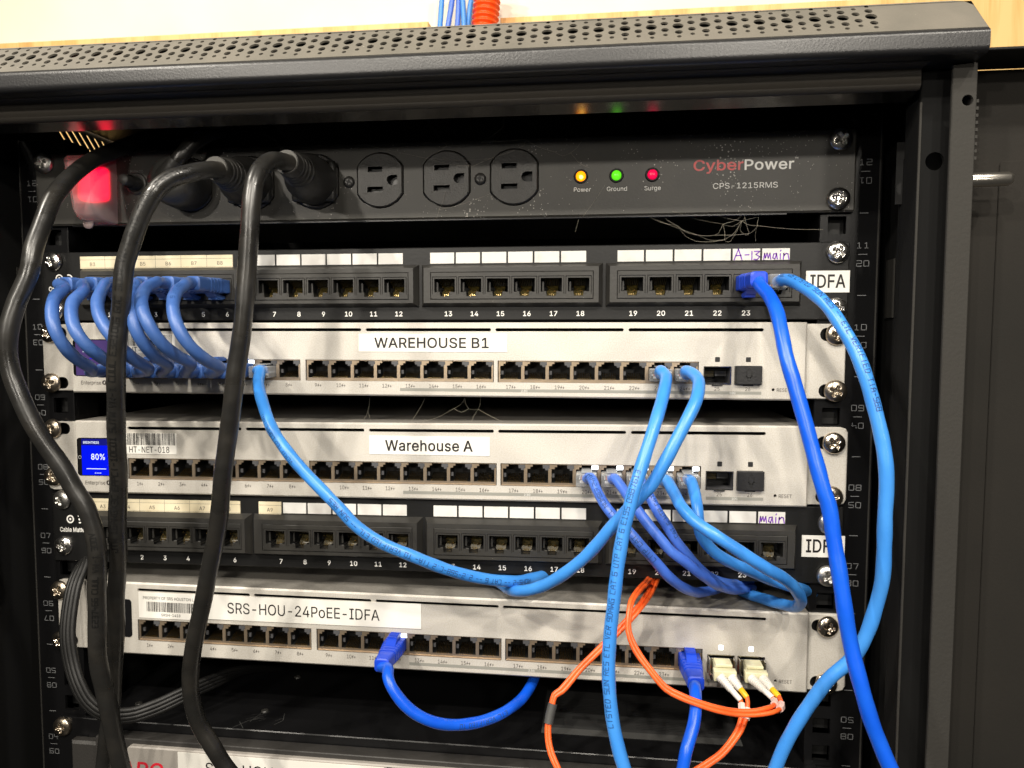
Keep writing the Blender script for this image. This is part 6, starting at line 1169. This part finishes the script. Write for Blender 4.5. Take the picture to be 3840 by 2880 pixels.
# lowest switch: deep blue cables in sockets 12 and 24
x, z = WS(SPX[11], -6.7)
L6 = [(838, 1462), (844, 1480), (857, 1500), (873, 1519), (895, 1538), (921, 1553), (948, 1563), (977, 1567), (1012, 1565), (1047, 1557), (1081, 1543), (1114, 1522), (1134, 1502), (1150, 1474), (1160, 1440)]
yl = [-44, -47, -48, -48, -47, -45, -42, -38, -33, -28, -22, -14, -6, 6, 24]
rt, P = cable('network_cable', 'deep blue cable from socket 12 of the lowest switch, curling under it', 'network cable', [Vector((x, -24, z)), Vector((x - .5, -32, z - 1.5)), (838, 1446, -38)] + [(u, v, q_) for (u, v), q_ in zip(L6, yl)], 3.1, 'cable_deep', None, n=18,
   prints=[('ETL VERIFIED TO', 2.2, 75, 'blue_ink', .2, True, .28)])
plug_boot(rt, x, -5, z, True, 'boot_deep')
x, z = WS(SPX[23], -6.7)
L7 = [(1502, 1503), (1502, 1530), (1498, 1565), (1491, 1593), (1484, 1620), (1477, 1659), (1466, 1720)]
rt, P = cable('network_cable', 'deep blue cable hanging from socket 24 of the lowest switch beside the fibres', 'network cable', [Vector((x, -24, z)), Vector((x, -32, z - 1.5)), (1501, 1484, -39)] + Y(L7, [-46, -58, -66, -70]), 3.1, 'cable_deep', None, n=18)
plug_boot(rt, x, -5, z, True, 'boot_deep')

# duplex fibre cords
def fibre(label, sfx, strands, sleeves=()):
    X, Z = WS(sfx, -8.0)
    rt = thing('fibre_cord', label, 'fibre cord', (X, -10, Z), 'orange fibre cords')
    cage = MB()
    for sx in (-1, 1): cage.box(X + sx * 6.75 - .3, X + sx * 6.75 + .3, -10.5, 6, Z - 4.9, Z + 4.4, 'chrome', .12)
    cage.box(X - 6.4, X + 6.4, -9.5, 6, Z - 5.0, Z - 4.4, 'chrome', .1); cage.box(X - 6.4, X + 6.4, -5.6, 6, Z - 4.3, Z + 3.6, 'chrome', .2)
    part('transceiver', cage, rt)
    q = MB().box(X - 4.8, X + 4.8, -15.3, -5.7, Z - 3.0, Z + 2.6, 'ivory', .4, 2); q.box(X - 4.6, X + 4.6, -16, -7.5, Z + 2.7, Z + 4.5, 'ivory', .4)
    q.box(X - 6.1, X + 6.1, -20.5, -15.4, Z - 3.2, Z + 2.7, 'ivory', .5, 2)
    for t_, dx in (('B', -2.6), ('A', 2.6)):
        vs, fs, tot = text2d(t_, 2.2); q.add([(X + dx + a - tot / 2, -14.5 + b, Z + 4.56 + .01 * c_) for a, b, c_ in vs], fs, 'paper')
    part('duplex_clip', q, rt)
    for k, (sx, col, pts) in enumerate(zip((-1, 1), ('white_boot', 'yellow'), strands)):
        P_ = [p if isinstance(p, Vector) else at(*p) for p in pts]
        b0 = Vector((X + sx * 3.1, -20.4, Z - .2)); b1 = P_[0]; u = (b1 - b0)
        L_ = [.0, .06]; R_ = [2.5, 2.6]
        for i in range(7): L_ += [.10 + .07 * i, .135 + .07 * i, .136 + .07 * i, .168 + .07 * i]; R_ += [2.6 - .1 * i, 2.6 - .1 * i, 2.2 - .1 * i, 2.2 - .1 * i]
        L_ += [.6]; R_ += [1.8]
        bt = part('boot', MB().tube([b0 + u * t for t in L_], R_, 'white_boot', 14, smooth=False), rt)
        part('boot_sleeve', MB().tube([b0 + u * t for t in (.58, .6, .97, 1.0)], [1.45, 1.6, 1.5, 1.2], col, 12), bt)
        S_ = smooth_path([b0 + u * .9, b1] + P_[1:], 2.5)
        j = min(range(len(S_)), key=lambda i: abs(sum((S_[a + 1] - S_[a]).length for a in range(i)) - (6.5 + 2 * k)))
        part('strand_clip', MB().tube(S_[j - 1:j + 2], [1.9, 2.0, 1.9], 'pink_boot', 6, smooth=False), bt)
        part('fibre_strand', MB().tube(S_, 1.18, 'orange', 10), rt)
    for pts, r in sleeves: part('heat_shrink_sleeve', MB().tube([at(*p) for p in pts], r, 'sleeve_grey', 12), rt)
    return rt
f1a = [(1600, 1513), (1603, 1530), (1600, 1552), (1592, 1576), (1576, 1602), (1554, 1627), (1523, 1649), (1490, 1670), (1400, 1730), (1300, 1745), (1230, 1700), (1200, 1655), (1188, 1628), (1182, 1598), (1182, 1562), (1190, 1524), (1196, 1500), (1209, 1490), (1247, 1446), (1292, 1401), (1337, 1356), (1372, 1316), (1396, 1284), (1411, 1254), (1418, 1236)]
f1b = [(1614, 1507), (1615, 1530), (1611, 1554), (1602, 1578), (1585, 1603), (1562, 1630), (1532, 1652), (1500, 1674), (1405, 1738), (1295, 1752), (1226, 1706), (1206, 1656), (1194, 1628), (1187, 1598), (1187, 1563), (1194, 1526), (1200, 1504), (1216, 1494), (1254, 1449), (1299, 1404), (1344, 1360), (1380, 1320), (1405, 1286), (1419, 1256), (1426, 1238)]
ys1 = [-30, -34, -38, -42, -46, -50, -54, -58, -64, -66, -64, -60, -57, -54, -51, -48, -46, -45, -40, -36, -32, -26, -14, 2, 16]
sl_ = [((1186, 1560, -50.8), (1190, 1540, -49), (1197, 1517, -47.4)), ]
fibre('orange fibre cord with a dark grey sleeve, plugged into the left fibre socket', 172.2, [[(u, v, y) for (u, v), y in zip(f1a, ys1)], [(u, v, y - .6) for (u, v), y in zip(f1b, ys1)]], [([(1185, 1563, -51.5), (1188, 1545, -50), (1194, 1520, -48)], 2.5)])
f2a = [(1669, 1508), (1674, 1518), (1668, 1526), (1655, 1530), (1633, 1535), (1596, 1536), (1550, 1528), (1504, 1514), (1468, 1499), (1440, 1484), (1407, 1446), (1377, 1403), (1360, 1363), (1361, 1326), (1366, 1300), (1383, 1276), (1404, 1254), (1412, 1236)]
f2b = [(1683, 1505), (1688, 1520), (1684, 1532), (1668, 1539), (1636, 1544), (1596, 1544), (1550, 1536), (1503, 1521), (1465, 1506), (1437, 1490), (1403, 1450), (1371, 1406), (1356, 1364), (1357, 1326), (1362, 1298), (1377, 1274), (1398, 1252), (1406, 1234)]
ys2 = [-34, -39, -44, -47, -49, -51, -53, -54, -54, -53, -50, -46, -42, -38, -33, -22, -4, 14]
fibre('orange fibre cord in the right fibre socket, sweeping left across a deep blue cable', 188.9, [[(u, v, y) for (u, v), y in zip(f2a, ys2)], [(u, v, y - .8) for (u, v), y in zip(f2b, ys2)]])

# ------------------------------------------------------------------ cobwebs
def web(label, nodes, y, links, r=.10, fuzz=0, seed=1):
    rr = random.Random(seed); q = MB()
    pts = [at(u, v, y + rr.uniform(-2, 2)) for u, v in nodes]
    for a, b in links:
        A, B = pts[a], pts[b]; mid = A.lerp(B, .5) + Vector((rr.uniform(-.8, .8), rr.uniform(-1, 1), -abs(rr.gauss(0, .9))))
        P_ = smooth_path([A, mid, B], 2); q.tube(P_, r * rr.uniform(.6, 1.2), 'web', 4, caps=False)
    return tag(part('cobweb', q, None), label, 'cobweb')
def k6(X, Y_): return (1270 + X * .5877) / 1.736, (900 + Y_ * .5877) / 1.736
def k3(X, Y_): return (2540 + X * .5877) / 1.736, Y_ * .5877 / 1.736
def k2(X, Y_): return (1270 + X * .5877) / 1.736, Y_ * .5877 / 1.736
web('dusty cobweb under the power strip on the right', [k3(*p) for p in [(0, 1355), (250, 1375), (430, 1365), (520, 1385), (290, 1430), (410, 1410), (510, 1440), (930, 1465), (300, 1530), (460, 1490), (500, 1540), (240, 1500), (130, 1500), (0, 1440), (120, 1540), (340, 1540), (400, 1470)]] + [k2(*p) for p in [(1790, 1220), (1880, 1300), (1950, 1370), (2060, 1370)]], -3,
    [(0, 4), (1, 5), (2, 4), (3, 6), (2, 9), (4, 5), (5, 6), (6, 7), (4, 8), (5, 8), (6, 10), (9, 6), (9, 11), (11, 12), (12, 13), (13, 14), (8, 15), (15, 5), (16, 9), (16, 5), (4, 11), (12, 8), (17, 18), (18, 19), (19, 13), (17, 20), (20, 13), (18, 0), (19, 12), (14, 8), (3, 5), (2, 5)], .075, seed=3)
web('thin cobweb between the two upper silver switches', [k6(*p) for p in [(200, 1000), (185, 1095), (150, 1150), (205, 1150), (550, 1010), (460, 1160), (805, 1012), (735, 1075), (830, 1075), (905, 1010), (890, 1080), (540, 1158), (845, 1160), (1045, 1160)]], 4,
    [(0, 1), (1, 2), (1, 3), (4, 5), (6, 7), (7, 8), (9, 10), (8, 10), (7, 11), (10, 12), (10, 13), (6, 8)], .07, seed=5)
web('fine cobweb strung across the three empty outlets', [k2(*p) for p in [(560, 740), (690, 930), (1050, 740), (1050, 810), (910, 910), (1190, 890), (1180, 930), (1000, 1000), (1480, 975), (1600, 1070), (1550, 900), (1380, 970), (160, 920), (560, 1010), (990, 1010), (860, 1060), (640, 1340), (600, 1405), (960, 1240), (680, 1220), (1700, 1180), (1560, 1380), (1530, 1400), (1510, 1480)]], -7,
    [(0, 1), (2, 3), (3, 4), (4, 5), (5, 6), (6, 7), (5, 11), (11, 8), (8, 9), (8, 10), (12, 13), (13, 14), (13, 15), (16, 17), (16, 19), (18, 16), (20, 21), (22, 23), (1, 13), (7, 15)], .055, seed=8)
